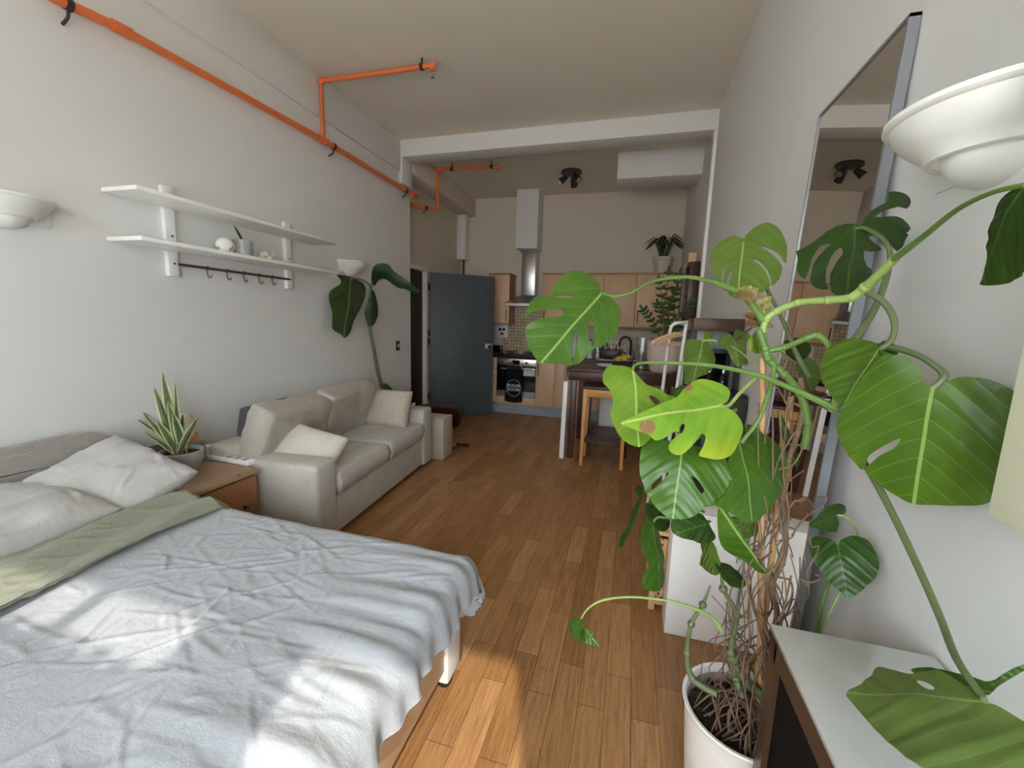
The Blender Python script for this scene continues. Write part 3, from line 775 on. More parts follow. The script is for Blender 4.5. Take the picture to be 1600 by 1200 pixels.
for (x, y) in ((BX1 - 0.045, BY1 - 0.05), (BX1 - 0.06, BY0 + 0.09), (BX0 + 0.1, BY1 - 0.05), (BX0 + 0.1, BY0 + 0.09), (BX1 - 0.045, 0.62)):
    bm = lathe(bmesh.new(), [(0.0001, 0), (0.022, 0), (0.028, 0.01), (0.030, 0.08), (0.030, 0.15)], (x, y, 0), 20); obj('leg', bm, M['black'], bed)
obj('mattress', bx((BX0, BY0 + 0.03, 0.30), (BX1 + 0.03, BY1 - 0.01, 0.50), 0.05, 4), M['mattress'], bed)


def ridged(x, y, s, k=0.0):
    v = noise.noise(Vector((x * s + 3.1, y * s - 1.7, k))); return 1 - abs(v) * 2.2


def creases(verts, n, seed, box_, amp=0.006, ang0=None, spread=3.14, lmin=0.05, lmax=0.28):
    """raise short soft creases on the flat part of a cloth"""
    q = random.Random(seed); P = np.array([v.co[:] for v in verts]); dz = np.zeros(len(P))
    for _ in range(n):
        cx, cy = q.uniform(box_[0], box_[1]), q.uniform(box_[2], box_[3]); a = q.uniform(-spread, spread) if ang0 is None else ang0 + q.gauss(0, spread)
        L = q.uniform(lmin, lmax) / 2; wd = q.uniform(0.004, 0.011); bow = q.uniform(-0.5, 0.5)
        dx, dy = P[:, 0] - cx, P[:, 1] - cy; u = dx * math.cos(a) + dy * math.sin(a); v = -dx * math.sin(a) + dy * math.cos(a) + bow * u * u
        m = np.clip(1 - (u / L) ** 2, 0, 1); dz += amp * q.uniform(0.3, 1.0) * m * (np.exp(-(v / wd) ** 2) - 0.45 * np.exp(-((v - 2.0 * wd) / (1.6 * wd)) ** 2))
    for v, d in zip(verts, dz): v.co.z += float(d)


def drape(x0, x1, y0, y1, hx, hyf, hyn, nx, ny, ztop, fold=0.02, rr=0.07, seed=0, foot=True, drop_y=None):
    """cloth lying on the bed: x0..x1 flat part; hangs hx over the foot, hyf over the far side, hyn over the near side"""
    bm = bmesh.new(); g = []
    Lx = (x1 - x0) + hx; Ly = (y1 - y0) + hyf + hyn
    def fold1(s, edge, h):
        # distance past the edge -> (horizontal offset, drop), rounded over
        if s <= 0: return s, 0.0
        q = rr * math.pi / 2
        if s < q: a = s / rr; return rr * math.sin(a), rr * (1 - math.cos(a))
        return rr, rr + (s - q)
    for i in range(nx + 1):
        row = []
        for j in range(ny + 1):
            U = Lx * i / nx; V = -hyn + Ly * j / ny
            hang_v = hyf * (0.75 + 0.25 * math.sin(U * 3.1 + 1))
            sx, dz1 = fold1(U - (x1 - x0), 0, hx)
            if V > (y1 - y0): o, dz2 = fold1(V - (y1 - y0), 0, hyf); y = y1 + o
            elif V < 0: o, dz2 = fold1(-V, 0, hyn); y = y0 - o
            else: y = y0 + V; dz2 = 0
            x = (x0 + U) if U <= x1 - x0 else x1 + sx
            z = ztop - math.hypot(dz1, dz2)
            s1, s2 = U - (x1 - x0), (V - (y1 - y0) if V > 0 else -V)
            if s1 > 0 and s2 > 0:      # round the hanging corner
                h2 = hyf if V > 0 else hyn; w1 = s1 / (s1 + s2); tt = max(s1 / hx, s2 / h2); q_ = math.hypot(s1, s2)
                o, dd_ = fold1(tt * (hx * w1 + h2 * (1 - w1)), 0, hx); x = x1 + o * s1 / q_; y = (y1 + o * s2 / q_) if V > 0 else (y0 - o * s2 / q_); z = ztop - dd_; dz1 = dd_ * w1; dz2 = dd_ * (1 - w1)
            ww = fold * (noise.noise(Vector((x * 2.1 + seed, y * 2.3, 0))) * 1.1 + 0.45 * noise.noise(Vector((x * 6 + seed, y * 5, 1))))
            cr = 0.0
            hang = min(1, (dz1 + dz2) * 6)
            rad = 0.013 * hang * math.sin((V if dz1 > dz2 else U) * 34 + 3 * noise.noise(Vector((x * 3, y * 3, 7))))
            rad += 0.010 * hang * math.sin((V if dz1 > dz2 else U) * 71 + seed)
            rim = max(0, 1 - abs(U - (x1 - x0)) / 0.45) ** 1.5 * (0.007 * math.sin(V * 34 + 5 * noise.noise(Vector((x * 0.8, y * 2.2, 3)))) + 0.004 * math.sin(V * 83 + 6 * noise.noise(Vector((x, y * 3, 8)))))
            z += ww * (1 - 0.5 * hang) + cr + rim * (1 - hang)
            if dz1 > 0.01: x += rad + 0.02 * hang
            if dz2 > 0.01: y += (rad + 0.02 * hang) * (1 if V > 0 else -1)
            row.append(bm.verts.new((x, y, z)))
        g.append(row)
    for i in range(nx):
        for j in range(ny): bm.faces.new((g[i][j], g[i + 1][j], g[i + 1][j + 1], g[i][j + 1]))
    return bm, g


def thick_grid(bm, g, t):
    """give an open cloth grid a real thickness on its lower side"""
    bm.normal_update()
    h = [[bm.verts.new(v.co - v.normal * t) for v in row] for row in g]
    n, m = len(g) - 1, len(g[0]) - 1
    for i in range(n):
        for j in range(m): bm.faces.new((h[i][j + 1], h[i + 1][j + 1], h[i + 1][j], h[i][j]))
    for i in range(n):
        bm.faces.new((g[i][0], g[i + 1][0], h[i + 1][0], h[i][0])); bm.faces.new((g[i + 1][m], g[i][m], h[i][m], h[i + 1][m]))
    for j in range(m):
        bm.faces.new((g[0][j + 1], g[0][j], h[0][j], h[0][j + 1])); bm.faces.new((g[n][j], g[n][j + 1], h[n][j + 1], h[n][j]))


dv = thing('duvet', 'rumpled pale blue-grey duvet spread over the bed', 'duvet', (-1.2, 0.6, 0.5))
bm, g = drape(-1.88, BX1 + 0.01, BY0 - 0.01, BY1 - 0.085, 0.16, 0.34, 0.2, 330, 300, 0.562, 0.011, 0.07, 2)
flat = [v for v in bm.verts if v.co.z > 0.53]
creases(flat, 120, 5, (-1.6, -0.6, 0.1, 1.3), 0.0026)
creases(flat, 70, 6, (-1.5, -1.0, 0.45, 1.25), 0.0040, 0.3, 0.6, 0.12, 0.4)
creases(flat, 60, 7, (-1.0, -0.5, 0.1, 1.3), 0.0030, 0.1, 0.25, 0.15, 0.45)
creases(flat, 9, 8, (-1.45, -0.9, 0.5, 1.15), 0.005, 0.9, 0.9, 0.15, 0.35)
bmesh.ops.recalc_face_normals(bm, faces=bm.faces)
if bm.faces[0].normal.z < 0: bmesh.ops.reverse_faces(bm, faces=bm.faces)
thick_grid(bm, g, 0.022)
obj('duvet_body', bm, M['duvet'], dv, auto=180)
# the turned-back band shows the sage lining
bm = bmesh.new(); nx, ny = 60, 220; g = []
for i in range(nx + 1):
    row = []
    for j in range(ny + 1):
        u = i / nx; v = j / ny; y = BY0 - 0.08 + v * (BY1 + 0.04 - BY0 + 0.08)
        xa = -2.0 + 0.02 * math.sin(y * 3.4); xb = -1.605 + 0.03 * math.sin(y * 4 + 0.4) + 0.10 * max(0, 0.6 - y)
        x = xa + (xb - xa) * u
        z = 0.590 + 0.028 * math.sin(math.pi * min(1, u * 1.0)) ** 0.6 + 0.016 * noise.noise(Vector((x * 4, y * 1.6, 5))) + 0.012 * math.sin(u * 15 + 3 * noise.noise(Vector((y * 2, u, 0)))) * (0.4 + 0.6 * v)
        e = BY1 - 0.09
        if y > e: z -= (y - e) * 0.9 + 6 * max(0, y - e - 0.03) ** 2
        if u < 0.06: z -= (0.06 - u) * 0.5
        row.append(bm.verts.new((x, y, z)))
    g.append(row)
for i in range(nx):
    for j in range(ny): bm.faces.new((g[i][j], g[i + 1][j], g[i + 1][j + 1], g[i][j + 1]))
bmesh.ops.recalc_face_normals(bm, faces=bm.faces)
if bm.faces[0].normal.z < 0: bmesh.ops.reverse_faces(bm, faces=bm.faces)
creases(list(bm.verts), 70, 15, (-2.0, -1.5, 0.2, 1.3), 0.006, 1.3, 0.4, 0.12, 0.5)
thick_grid(bm, g, 0.02)
o = obj('turned_back_lining', bm, M['sage'], dv, auto=180); o['label'] = 'sage green lining folded back'


def pillow(c, size, rx, ry, rz_, label, seed, name='pillow', m=None):
    mt = (Matrix.Rotation(rz_, 3, 'Z') @ Matrix.Rotation(ry, 3, 'Y') @ Matrix.Rotation(rx, 3, 'X'))
    bm = cushion(bmesh.new(), c, size, mt, 90, 4.0, 0.5, 0.012, seed, 0.1, 0.05)
    creases(list(bm.verts), 60, seed, (c.x - 0.25, c.x + 0.25, c.y - 0.35, c.y + 0.35), 0.008, None, 3.14, 0.06, 0.25)
    return tag(obj(name, bm, m or M['pillow'], loc=c, auto=180), label, 'pillow')
pillow(Vector((-2.10, 1.07, 0.635)), (0.46, 0.60, 0.15), R(21), R(17), R(6), 'pale grey-white pillow at the far side of the bed', 1)
pillow(Vector((-2.08, 0.66, 0.635)), (0.46, 0.78, 0.17), R(3), R(6), R(3), 'crumpled white pillow in front at the left picture edge', 5)
# bundle of grey cloth pushed under the foot of the bed
bm = cushion(bmesh.new(), (-0.74, 0.90, 0.10), (0.22, 0.62, 0.19), Matrix.Identity(3), 26, 4, 0.5, 0.03, 3, 0.2)
tag(obj('cloth_bag', bm, M['greybag'], loc=(-0.74, 0.90, 0)), 'crumpled dark grey cloth bag stuffed under the bed foot', 'bag')

# ------------------------------------------------------------------ bedside chest
CX0, CX1, CY0, CY1, CZ = -2.50, -2.0, 1.44, 1.785, 0.53
ch = thing('bedside_chest', 'low reclaimed wood drawer chest between bed and sofa', 'chest', ((CX0 + CX1) / 2, 1.64, 0))
bm = bmesh.new(); box(bm, (CX0, CY0, 0.0), (CX1 - 0.02, CY1, CZ - 0.025), 0.003); obj('body', bm, M['chest'], ch)
obj('top', bx((CX0 - 0.005, CY0 - 0.01, CZ - 0.025), (CX1 + 0.008, CY1 + 0.008, CZ), 0.004), M['chest_top'], ch)
for k, (za, zb) in enumerate(((0.275, 0.495), (0.035, 0.262))):
    d = obj('drawer', bx((CX1 - 0.02, CY0 + 0.008, za), (CX1 + 0.002, CY1 - 0.008, zb), 0.004), M['chest'], ch)
    bm = bmesh.new(); cyl(bm, (CX1 + 0.010, CY1 - 0.09, za + 0.06), 0.011, 0.02, 14, axis='X'); obj('knob', bm, M['darkmetal'], d)
# things standing on it
p = Vector((-2.25, 1.56, CZ))
sn = thing('snake_plant', 'variegated snake plant in a footed grey bowl on the bedside chest', 'potted plant', p)
bm = lathe(bmesh.new(), [(0.0001, 0.022), (0.045, 0.024), (0.074, 0.048), (0.094, 0.092), (0.099, 0.143), (0.095, 0.147), (0.089, 0.143), (0.086, 0.122), (0.0001, 0.12)], p, 36); obj('pot', bm, M['stone'], sn)
for a in (30, 150, 270):
    bm = bmesh.new(); q = p + Vector((0.06 * math.cos(R(a)), 0.06 * math.sin(R(a)), 0)); tube(bm, [q, q + Vector((0, 0, 0.055))], [0.010, 0.014], 10); obj('foot', bm, M['stone'], sn)
bm = bmesh.new(); cyl(bm, p + Vector((0, 0, 0.124)), 0.087, 0.006, 28); obj('soil', bm, M['soil'], sn)
for (tx, ty, w, yo, bw) in ((253, 581, 0.042, 0.02, 0), (240, 604, 0.036, -0.01, 0), (273, 597, 0.020, 0.01, 0.0), (262, 626, 0.034, -0.03, 0), (211, 640, 0.018, 0.0, -1), (225, 633, 0.024, 0.03, -1), (304, 639, 0.028, 0.0, 1), (228, 663, 0.018, -0.04, -1), (266, 612, 0.03, 0.05, 0), (283, 640, 0.022, 0.05, 0.5), (270, 645, 0.036, -0.05, 0), (246, 650, 0.03, -0.05, -0.5)):
    b0 = p + Vector((0.012 * rnd.uniform(-1, 1) + 0.0, 0.02 * rnd.uniform(-1, 1), 0.12)); tp = at(tx, ty, y=p.y + yo)
    bm = bmesh.new(); sd_ = Vector((0.8, 0.5 + 0.5 * rnd.random(), 0)); blade(bm, b0, tp, w * 1.3, Vector((0.02 * bw, 0, -0.04 * abs(bw))), 14, sd_, cup=0.22)
    obj('leaf', thicken(bm, 0.002), LM['snake'], sn)
tag(obj('dark_box', bx((-2.53, 1.46, CZ), (-2.36, 1.66, CZ + 0.125), 0.004), M['black'], loc=(-2.45, 1.56, CZ)), 'dark low box at the wall behind the snake plant', 'box')
gb = thing('grey_wood_box', 'weathered grey wooden box right of the snake plant', 'box', (-2.46, 1.73, CZ))
obj('body', bx((-2.54, 1.665, CZ), (-2.38, 1.785, CZ + 0.115), 0.003), M['greywood'], gb); obj('lid', bx((-2.542, 1.663, CZ + 0.115), (-2.378, 1.787, CZ + 0.125), 0.002), M['greywood'], gb)
zt = CZ + 0.125
lp_ = thing('wooden_base_lamp', 'small cream dome lamp on wedge-shaped wooden base behind the snake plant', 'lamp', (-2.46, 1.74, zt))
poly_prism(bm := bmesh.new(), [(-2.50, 1.69, zt), (-2.50, 1.775, zt), (-2.50, 1.785, zt + 0.04), (-2.50, 1.675, zt + 0.025)], (0.08, 0, 0)); obj('base', bm, M['stool'], lp_)
bm = bmesh.new(); lathe(bm, [(0.045, 0.026), (0.05, 0.06), (0.05, 0.12), (0.042, 0.15), (0.02, 0.165), (0.0001, 0.168)], (-2.46, 1.735, zt), 28); obj('shade', bm, M['creamcush'], lp_)
pa = Vector((-2.40, 1.80, CZ)); 
st = thing('power_strip', 'long white power strip with plugs on the bedside chest', 'power strip', (-2.2, 1.75, CZ))
a0, a1 = at(322, 712, z=CZ + 0.01), at(394, 724, z=CZ + 0.01); dd = (a1 - a0); an = math.atan2(dd.y, dd.x); L0 = dd.length; rzz = Matrix.Rotation(an, 3, 'Z')
obj('body', bx((a0.x, a0.y - 0.028, CZ), (a0.x + L0, a0.y + 0.028, CZ + 0.028), 0.006, rot=rzz, piv=(a0.x, a0.y, CZ)), M['gloss_white'], st)
for k in range(5):
    x = a0.x + L0 * (0.22 + 0.16 * k); bm = bx((x - 0.018, a0.y - 0.018, CZ + 0.028), (x + 0.018, a0.y + 0.018, CZ + 0.030), 0.001, rot=rzz, piv=(a0.x, a0.y, CZ)); obj('socket', bm, M['plinth'], st)
tag(obj('plug_adapter', bx((a0.x + 0.005, a0.y - 0.02, CZ + 0.031), (a0.x + 0.045, a0.y + 0.02, CZ + 0.08), 0.005, rot=rzz, piv=(a0.x, a0.y, CZ)), M['gloss_white'], loc=(a0.x, a0.y, CZ + 0.03)), 'white cube plug adapter standing on the power strip end', 'plug')

# ------------------------------------------------------------------ sofa
SO = Vector((-1.665, 1.865, 0)); SA = R(4.6); SLn = 1.72; SD = 0.74
sm_ = Matrix.Rotation(SA, 3, 'Z')       # local: +y along the front edge, -x towards the wall
sofa = thing('sofa', 'light grey two-seat sofa along the left wall', 'sofa', SO)
def sb(lo, hi, bev=0.02, seg=4): return bx((SO.x + lo[0], SO.y + lo[1], lo[2]), (SO.x + hi[0], SO.y + hi[1], hi[2]), bev, seg, rot=sm_, piv=tuple(SO))
AW = 0.20
obj('base', sb((-SD + 0.02, AW - 0.01, 0.045), (-0.022, SLn - AW + 0.01, 0.30), 0.012), M['sofa'], sofa)
obj('arm', sb((-SD + 0.03, 0, 0.03), (0, AW, 0.55), 0.03), M['sofa'], sofa)
obj('arm', sb((-SD + 0.03, SLn - AW, 0.03), (0, SLn, 0.57), 0.03), M['sofa'], sofa)
obj('back', sb((-SD, 0.0, 0.045), (-SD + 0.16, SLn, 0.62), 0.03), M['sofa'], sofa)
def sl_(x, y, z): return SO + sm_ @ Vector((x, y, z))
cw = (SLn - 2 * AW) / 2
for k in range(2):
    bm = cushion(bmesh.new(), sl_(-0.285, AW + cw * (k + 0.5), 0.375), (0.60, cw - 0.004, 0.165), sm_, 36, 10.0, 0.22, 0.006, 4 + k, 0.1); obj('seat_cushion', bm, M['sofa'], sofa, auto=180)
for k in range(2):
    tl = Matrix.Rotation(R(-70), 3, 'Y')
    bm = cushion(bmesh.new(), sl_(-0.495 - 0.0 * k, 0.385 + 0.615 * k, 0.62 + 0.015 * k), (0.46, 0.64, 0.19), sm_ @ Matrix.Rotation(R(-3 + 4 * k), 3, 'X') @ tl, 40, 12.0, 0.25, 0.014, 9 + k, 0.15)
    obj('back_cushion', bm, M['sofacush'], sofa, auto=180)
for (x, y) in ((-0.06, 0.06), (-0.06, SLn - 0.06), (-SD + 0.08, 0.06), (-SD + 0.08, SLn - 0.06)):
    q = sl_(x, y, 0); bm = bmesh.new(); cyl(bm, (q.x, q.y, 0.018), 0.022, 0.036, 14); obj('foot', bm, M['black'], sofa)
bm = cushion(bmesh.new(), sl_(-0.27, 0.285, 0.545), (0.44, 0.30, 0.13), sm_ @ Matrix.Rotation(R(14), 3, 'Z') @ Matrix.Rotation(R(50), 3, 'X') @ Matrix.Rotation(R(-16), 3, 'Z'), 28, 3.5, 0.5, 0.012, 21, 0.1, 0.05)
tag(obj('scatter_cushion', bm, M['creamcush'], loc=sl_(-0.25, 0.30, 0.45), auto=180), 'small cream scatter cushion slumped against the near sofa arm', 'cushion')
q = sl_(-0.30, SLn - AW - 0.14, 0.60)
bm = cushion(bmesh.new(), q, (0.46, 0.34, 0.14), Matrix.Rotation(R(1), 3, 'Z') @ Matrix.Rotation(R(68), 3, 'X'), 28, 4.0, 0.45, 0.006, 33, 0.15, 0.04)
tag(obj('scatter_cushion', bm, M['beigecush'], loc=q, auto=180), 'nubbly beige square cushion propped at the far sofa arm', 'cushion')
bm = cushion(bmesh.new(), sl_(-SD + 0.06, 0.44, 0.70), (0.22, 0.50, 0.09), sm_ @ Matrix.Rotation(R(-80), 3, 'Y'), 28, 5.0, 0.5, 0.006, 41, 0.2)
tag(obj('folded_throw', bm, M['throw'], loc=sl_(-SD + 0.08, 0.4, 0.62), auto=180), 'dark grey folded throw peeking out behind the near sofa back cushion', 'throw')
# canvas box by the far arm
q = at(694, 716, z=0)
bm = bmesh.new(); box(bm, (-1.99, 3.68, 0), (-1.74, 3.93, 0.42), 0.008, rot=R(3)); 
tag(obj('canvas_box', bm, M['canvas'], loc=(-1.87, 3.8, 0)), 'tall beige canvas storage box beside the far sofa arm', 'box')
# maroon holdall and black cable
hd = thing('holdall', 'dark maroon holdall lying on the floor in front of the door', 'bag', (-2.4, 5.05, 0))
bm = cushion(bmesh.new(), (-2.42, 4.98, 0.13), (0.62, 0.34, 0.27), Matrix.Rotation(R(18), 3, 'Z'), 26, 6, 0.3, 0.012, 8, 0.3); obj('body', bm, M['redbag'], hd, auto=180)
obj('strap', tube(bmesh.new(), [(-2.62, 4.82, 0.12), (-2.50, 4.86, 0.24), (-2.34, 4.92, 0.25), (-2.22, 4.90, 0.12)], 0.012, 8, smooth=5), M['redbag'], hd)
tag(obj('floor_cable', tube(bmesh.new(), [(-1.80, 4.0, 0.015), (-1.72, 4.06, 0.05), (-1.66, 4.12, 0.05), (-1.68, 4.2, 0.015), (-1.82, 4.22, 0.012)], 0.012, 8, smooth=5), M['black'], loc=(-1.75, 4.1, 0)), 'short loop of black cable on the floor behind the canvas box', 'cable')
# hall clutter
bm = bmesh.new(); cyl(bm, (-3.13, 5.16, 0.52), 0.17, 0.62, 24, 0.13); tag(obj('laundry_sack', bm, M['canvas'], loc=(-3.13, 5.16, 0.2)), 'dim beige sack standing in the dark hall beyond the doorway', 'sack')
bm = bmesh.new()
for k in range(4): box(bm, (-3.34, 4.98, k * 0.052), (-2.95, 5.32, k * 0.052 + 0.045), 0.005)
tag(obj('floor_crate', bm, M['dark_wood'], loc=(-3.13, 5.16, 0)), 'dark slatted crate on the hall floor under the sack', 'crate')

# ------------------------------------------------------------------ tall strelitzia behind the sofa
p = Vector((-2.395, 3.70, 0))
sg = thing('bird_of_paradise_plant', 'tall bird of paradise plant in a white pot behind the sofa', 'potted plant', p)
bm = lathe(bmesh.new(), [(0.0001, 0), (0.095, 0), (0.105, 0.02), (0.125, 0.60), (0.140, 0.605), (0.142, 0.635), (0.130, 0.637), (0.124, 0.60), (0.0001, 0.59)], p, 36); obj('pot', bm, M['pot_white'], sg)
bm = bmesh.new(); cyl(bm, p + Vector((0, 0, 0.602)), 0.122, 0.01, 28); obj('soil', bm, M['soil'], sg)
Y0 = 3.70
obj('trunk', tube(bmesh.new(), [p + Vector((-0.01, 0, 0.59)), at(590, 580, y=3.66), at(583, 540, y=3.62), at(575, 495, y=3.55), at(579, 455, y=3.52)], [0.020, 0.019, 0.017, 0.014, 0.008], 10, smooth=4), M['stemgrey'], sg)
obj('leaf_stem', tube(bmesh.new(), [at(579, 460, y=3.52), at(578, 446, y=3.48), at(562, 436, y=3.36), at(549, 436, y=3.22)], 0.008, 8, smooth=4), M['stemgrey'], sg)
obj('leaf_stem', tube(bmesh.new(), [at(579, 460, y=3.52), at(581, 440, y=3.52)], 0.008, 8), M['stemgrey'], sg)
obj('cane', tube(bmesh.new(), [p + Vector((-0.06, 0.0, 0.59)), at(579, 500, y=3.58)], 0.006, 8), M['bamboo'], sg)
pleaf(sg, [(531, 429), (543, 431), (563, 436), (578, 445), (578, 462), (569, 482), (558, 501), (552, 519), (541, 528), (536, 522), (526, 514), (524, 493), (520, 467), (524, 453), (534, 445), (536, 438)], (549, 436), (540, 527), [(549, 436, 3.22), (540, 527, 3.10), (578, 460, 3.45)], LM['strel'], seed=1, fold=0.3, curl=0.1)
pleaf(sg, [(580, 441), (582, 419), (593, 413), (606, 416), (615, 426), (634, 438), (647, 449), (655, 456), (647, 460), (634, 452), (621, 449), (602, 437), (591, 439), (584, 448)], (582, 438), (655, 456), [(582, 440, 3.52), (655, 456, 3.62), (606, 416, 3.48)], LM['dark'], seed=2, fold=0.3, curl=0.1)
pleaf(sg, [(581, 453), (587, 460), (592, 488), (587, 505), (579, 510), (574, 501), (571, 486), (577, 466)], (580, 454), (580, 509), [(581, 453, 3.55), (580, 509, 3.50), (592, 488, 3.58)], LM['dark'], seed=3, fold=0.3)
pleaf(sg, [(592, 600), (600, 598), (612, 606), (618, 614), (607, 616), (597, 607)], (592, 602), (617, 614), [(592, 600, 3.66), (618, 614, 3.60), (600, 598, 3.70)], LM['strel'], seed=4)

# ------------------------------------------------------------------ kitchen base run
FY = 6.02; BZ = 0.865
struct('trim_11', bx((XK, FY + 0.045, 0), (XR, FY + 0.06, 0.15)), M['plinth'], 'blue-grey kitchen plinth under the base cabinets')
def doorpanel(name, x0, x1, z0, z1, parent, hside=None, y=FY, hz=None, m=None):
    d = obj(name, bx((x0 + 0.002, y - 0.018, z0 + 0.002), (x1 - 0.002, y, z1 - 0.002), 0.0025), m or M['cab'], parent)
    if hside is not None:
        hxx = x0 + 0.035 if hside == 'L' else x1 - 0.035; zc = hz or z1 - 0.14
        bm = bmesh.new(); tube(bm, [(hxx, y - 0.018, zc - 0.08), (hxx, y - 0.042, zc - 0.08), (hxx, y - 0.042, zc + 0.08), (hxx, y - 0.018, zc + 0.08)], 0.006, 8); obj('handle', bm, M['darkmetal'], d)
    return d
du = thing('drawer_cabinet', 'narrow beech four-drawer kitchen unit left of the oven', 'cabinet', (-2.1, FY, 0.15))
obj('body', bx((-2.25, FY, 0.15), (-1.94, YK - 0.01, BZ - 0.001)), M['cabtrim'], du)
for k in range(4):
    z0 = 0.175 + k * 0.17; d = obj('drawer', bx((-2.245, FY - 0.018, z0), (-1.945, FY, z0 + 0.165), 0.003), M['cab'], du)
    obj('handle', tube(bmesh.new(), [(-2.17, FY - 0.018, z0 + 0.11), (-2.17, FY - 0.04, z0 + 0.11), (-2.02, FY - 0.04, z0 + 0.11), (-2.02, FY - 0.018, z0 + 0.11)], 0.005, 8), M['darkmetal'], d)
ov = thing('built_in_oven', 'stainless steel and black glass oven built in under the hob', 'oven', (-1.63, FY, 0.27))
OX0, OX1 = -1.932, -1.328
obj('body', bx((OX0, FY, 0.27), (OX1, YK - 0.05, BZ - 0.001)), M['darkmetal'], ov)
obj('control_panel', bx((OX0, FY - 0.02, 0.752), (OX1, FY, 0.852), 0.002), M['steel'], ov)
obj('clock_display', bx((-1.69, FY - 0.022, 0.773), (-1.58, FY - 0.02, 0.833)), M['blackgloss'], ov)
for x in (-1.80, -1.47):
    bm = bmesh.new(); cyl(bm, (x, FY - 0.032, 0.80), 0.019, 0.024, 20, axis='Y'); obj('knob', bm, M['chrome'], ov)
dr = obj('oven_door', bx((OX0, FY - 0.024, 0.275), (OX1, FY, 0.748), 0.003), M['blackgloss'], ov)
obj('door_strip', bx((OX0, FY - 0.026, 0.275), (OX1, FY - 0.0245, 0.365)), M['steel'], dr)
obj('door_handle', tube(bmesh.new(), [(-1.86, FY - 0.024, 0.705), (-1.86, FY - 0.062, 0.705), (-1.40, FY - 0.062, 0.705), (-1.40, FY - 0.024, 0.705)], 0.009, 10), M['steel'], dr)
op = thing('oven_base_panel', 'plain beech panel beneath the oven', 'cabinet', (-1.63, FY, 0.15))
obj('panel', bx((OX0, FY - 0.018, 0.155), (OX1, FY + 0.2, 0.268), 0.002), M['cab'], op)
for i, (xa, xb, lab) in enumerate(((-1.325, -0.89, 'beech base cabinet immediately right of the oven'), (-0.888, -0.30, 'beech base cabinet partly hidden by the dark table leg'), (-0.298, 0.59, 'beech base cabinet below the sink behind the stool'))):
    cb = thing('base_cabinet', lab, 'cabinet', ((xa + xb) / 2, FY, 0.15), 'beech kitchen base cabinets')
    obj('body', bx((xa, FY, 0.15), (xb, YK - 0.01, BZ - 0.001)), M['cabtrim'], cb)
    m_ = xa + 0.285 if i == 0 else (xa + xb) / 2
    doorpanel('door', xa, m_, 0.155, BZ - 0.01, cb, 'L'); doorpanel('door', m_, xb, 0.155, BZ - 0.01, cb, 'R' if i else None)
tag(obj('worktop', bx((XK + 0.01, FY - 0.03, BZ), (XR - 0.005, YK, BZ + 0.038), 0.004), M['black'], loc=(-1, 6.2, BZ)), 'long black kitchen worktop along the far wall', 'worktop')
WT = BZ + 0.038
# towel with its printed roundel
tw = thing('tea_towel', 'black tea towel with white printed roundel hanging on the oven handle', 'towel', (-1.63, FY - 0.07, 0.7))
bm = bmesh.new(); g = []
for i in range(25):
    row = []
    for j in range(31):
        u = i / 24; v = j / 30; wdt = 0.115 + 0.025 * v
        x = -1.645 + (u - 0.5) * 2 * wdt; z = 0.715 - v * 0.50 - (0.02 * math.cos((u - 0.5) * 3) * v)
        row.append(bm.verts.new((x, FY - 0.074 - 0.006 * math.sin(u * 14) * v, z)))
    g.append(row)
for i in range(24):
    for j in range(30): bm.faces.new((g[i][j], g[i + 1][j], g[i + 1][j + 1], g[i][j + 1]))
bmesh.ops.recalc_face_normals(bm, faces=bm.faces); bmesh.ops.solidify(bm, geom=bm.faces[:], thickness=0.005); obj('cloth', bm, M['towel'], tw)
bm = bmesh.new(); tube(bm, [(-1.63 + 0.112 * math.cos(R(a)) - 0.012, FY - 0.0855, 0.42 + 0.125 * math.sin(R(a))) for a in range(0, 361, 12)], 0.0028, 6, cap=False); obj('printed_ring', bm, M['print'], tw)
for s, z in (('BOILER', 0.435), ('ROOM', 0.375)):
    cu = bpy.data.curves.new('lettering', 'FONT'); cu.body = s; cu.size = 0.062; cu.align_x = 'CENTER'; cu.extrude = 0.001; cu.offset = 0.001
    tmp = bpy.data.objects.new('lettering', cu); COL.objects.link(tmp)
    dg = bpy.context.evaluated_depsgraph_get(); me = bpy.data.meshes.new_from_object(tmp.evaluated_get(dg))
    bpy.data.objects.remove(tmp); me.transform(Matrix.Translation((-1.642 + 1.63, -0.017, z - 0.7)) @ Matrix.Rotation(R(90), 4, 'X'))
    me.materials.clear(); me.materials.append(M['print']); o = bpy.data.objects.new('lettering', me); COL.objects.link(o); o.parent = tw
# hob
hob = thing('gas_hob', 'black gas hob set in the worktop above the oven', 'hob', (-1.63, 6.2, WT))
obj('plate', bx((-1.92, FY + 0.02, WT), (-1.34, YK - 0.05, WT + 0.008), 0.003), M['blackgloss'], hob)
for x in (-1.79, -1.48):
    for y in (FY + 0.11, FY + 0.28):
        bm = bmesh.new(); cyl(bm, (x, y, WT + 0.016), 0.035, 0.016, 18); obj('burner', bm, M['darkmetal'], hob)
        bm = bmesh.new()
        for a in (0, 90):
            d = Vector((math.cos(R(a)), math.sin(R(a)), 0)) * 0.085; c = Vector((x, y, WT + 0.042)); tube(bm, [c - d + Vector((0, 0, -0.034)), c - d, c + d, c + d + Vector((0, 0, -0.034))], 0.006, 6)
        obj('pan_support', bm, M['darkmetal'], hob)
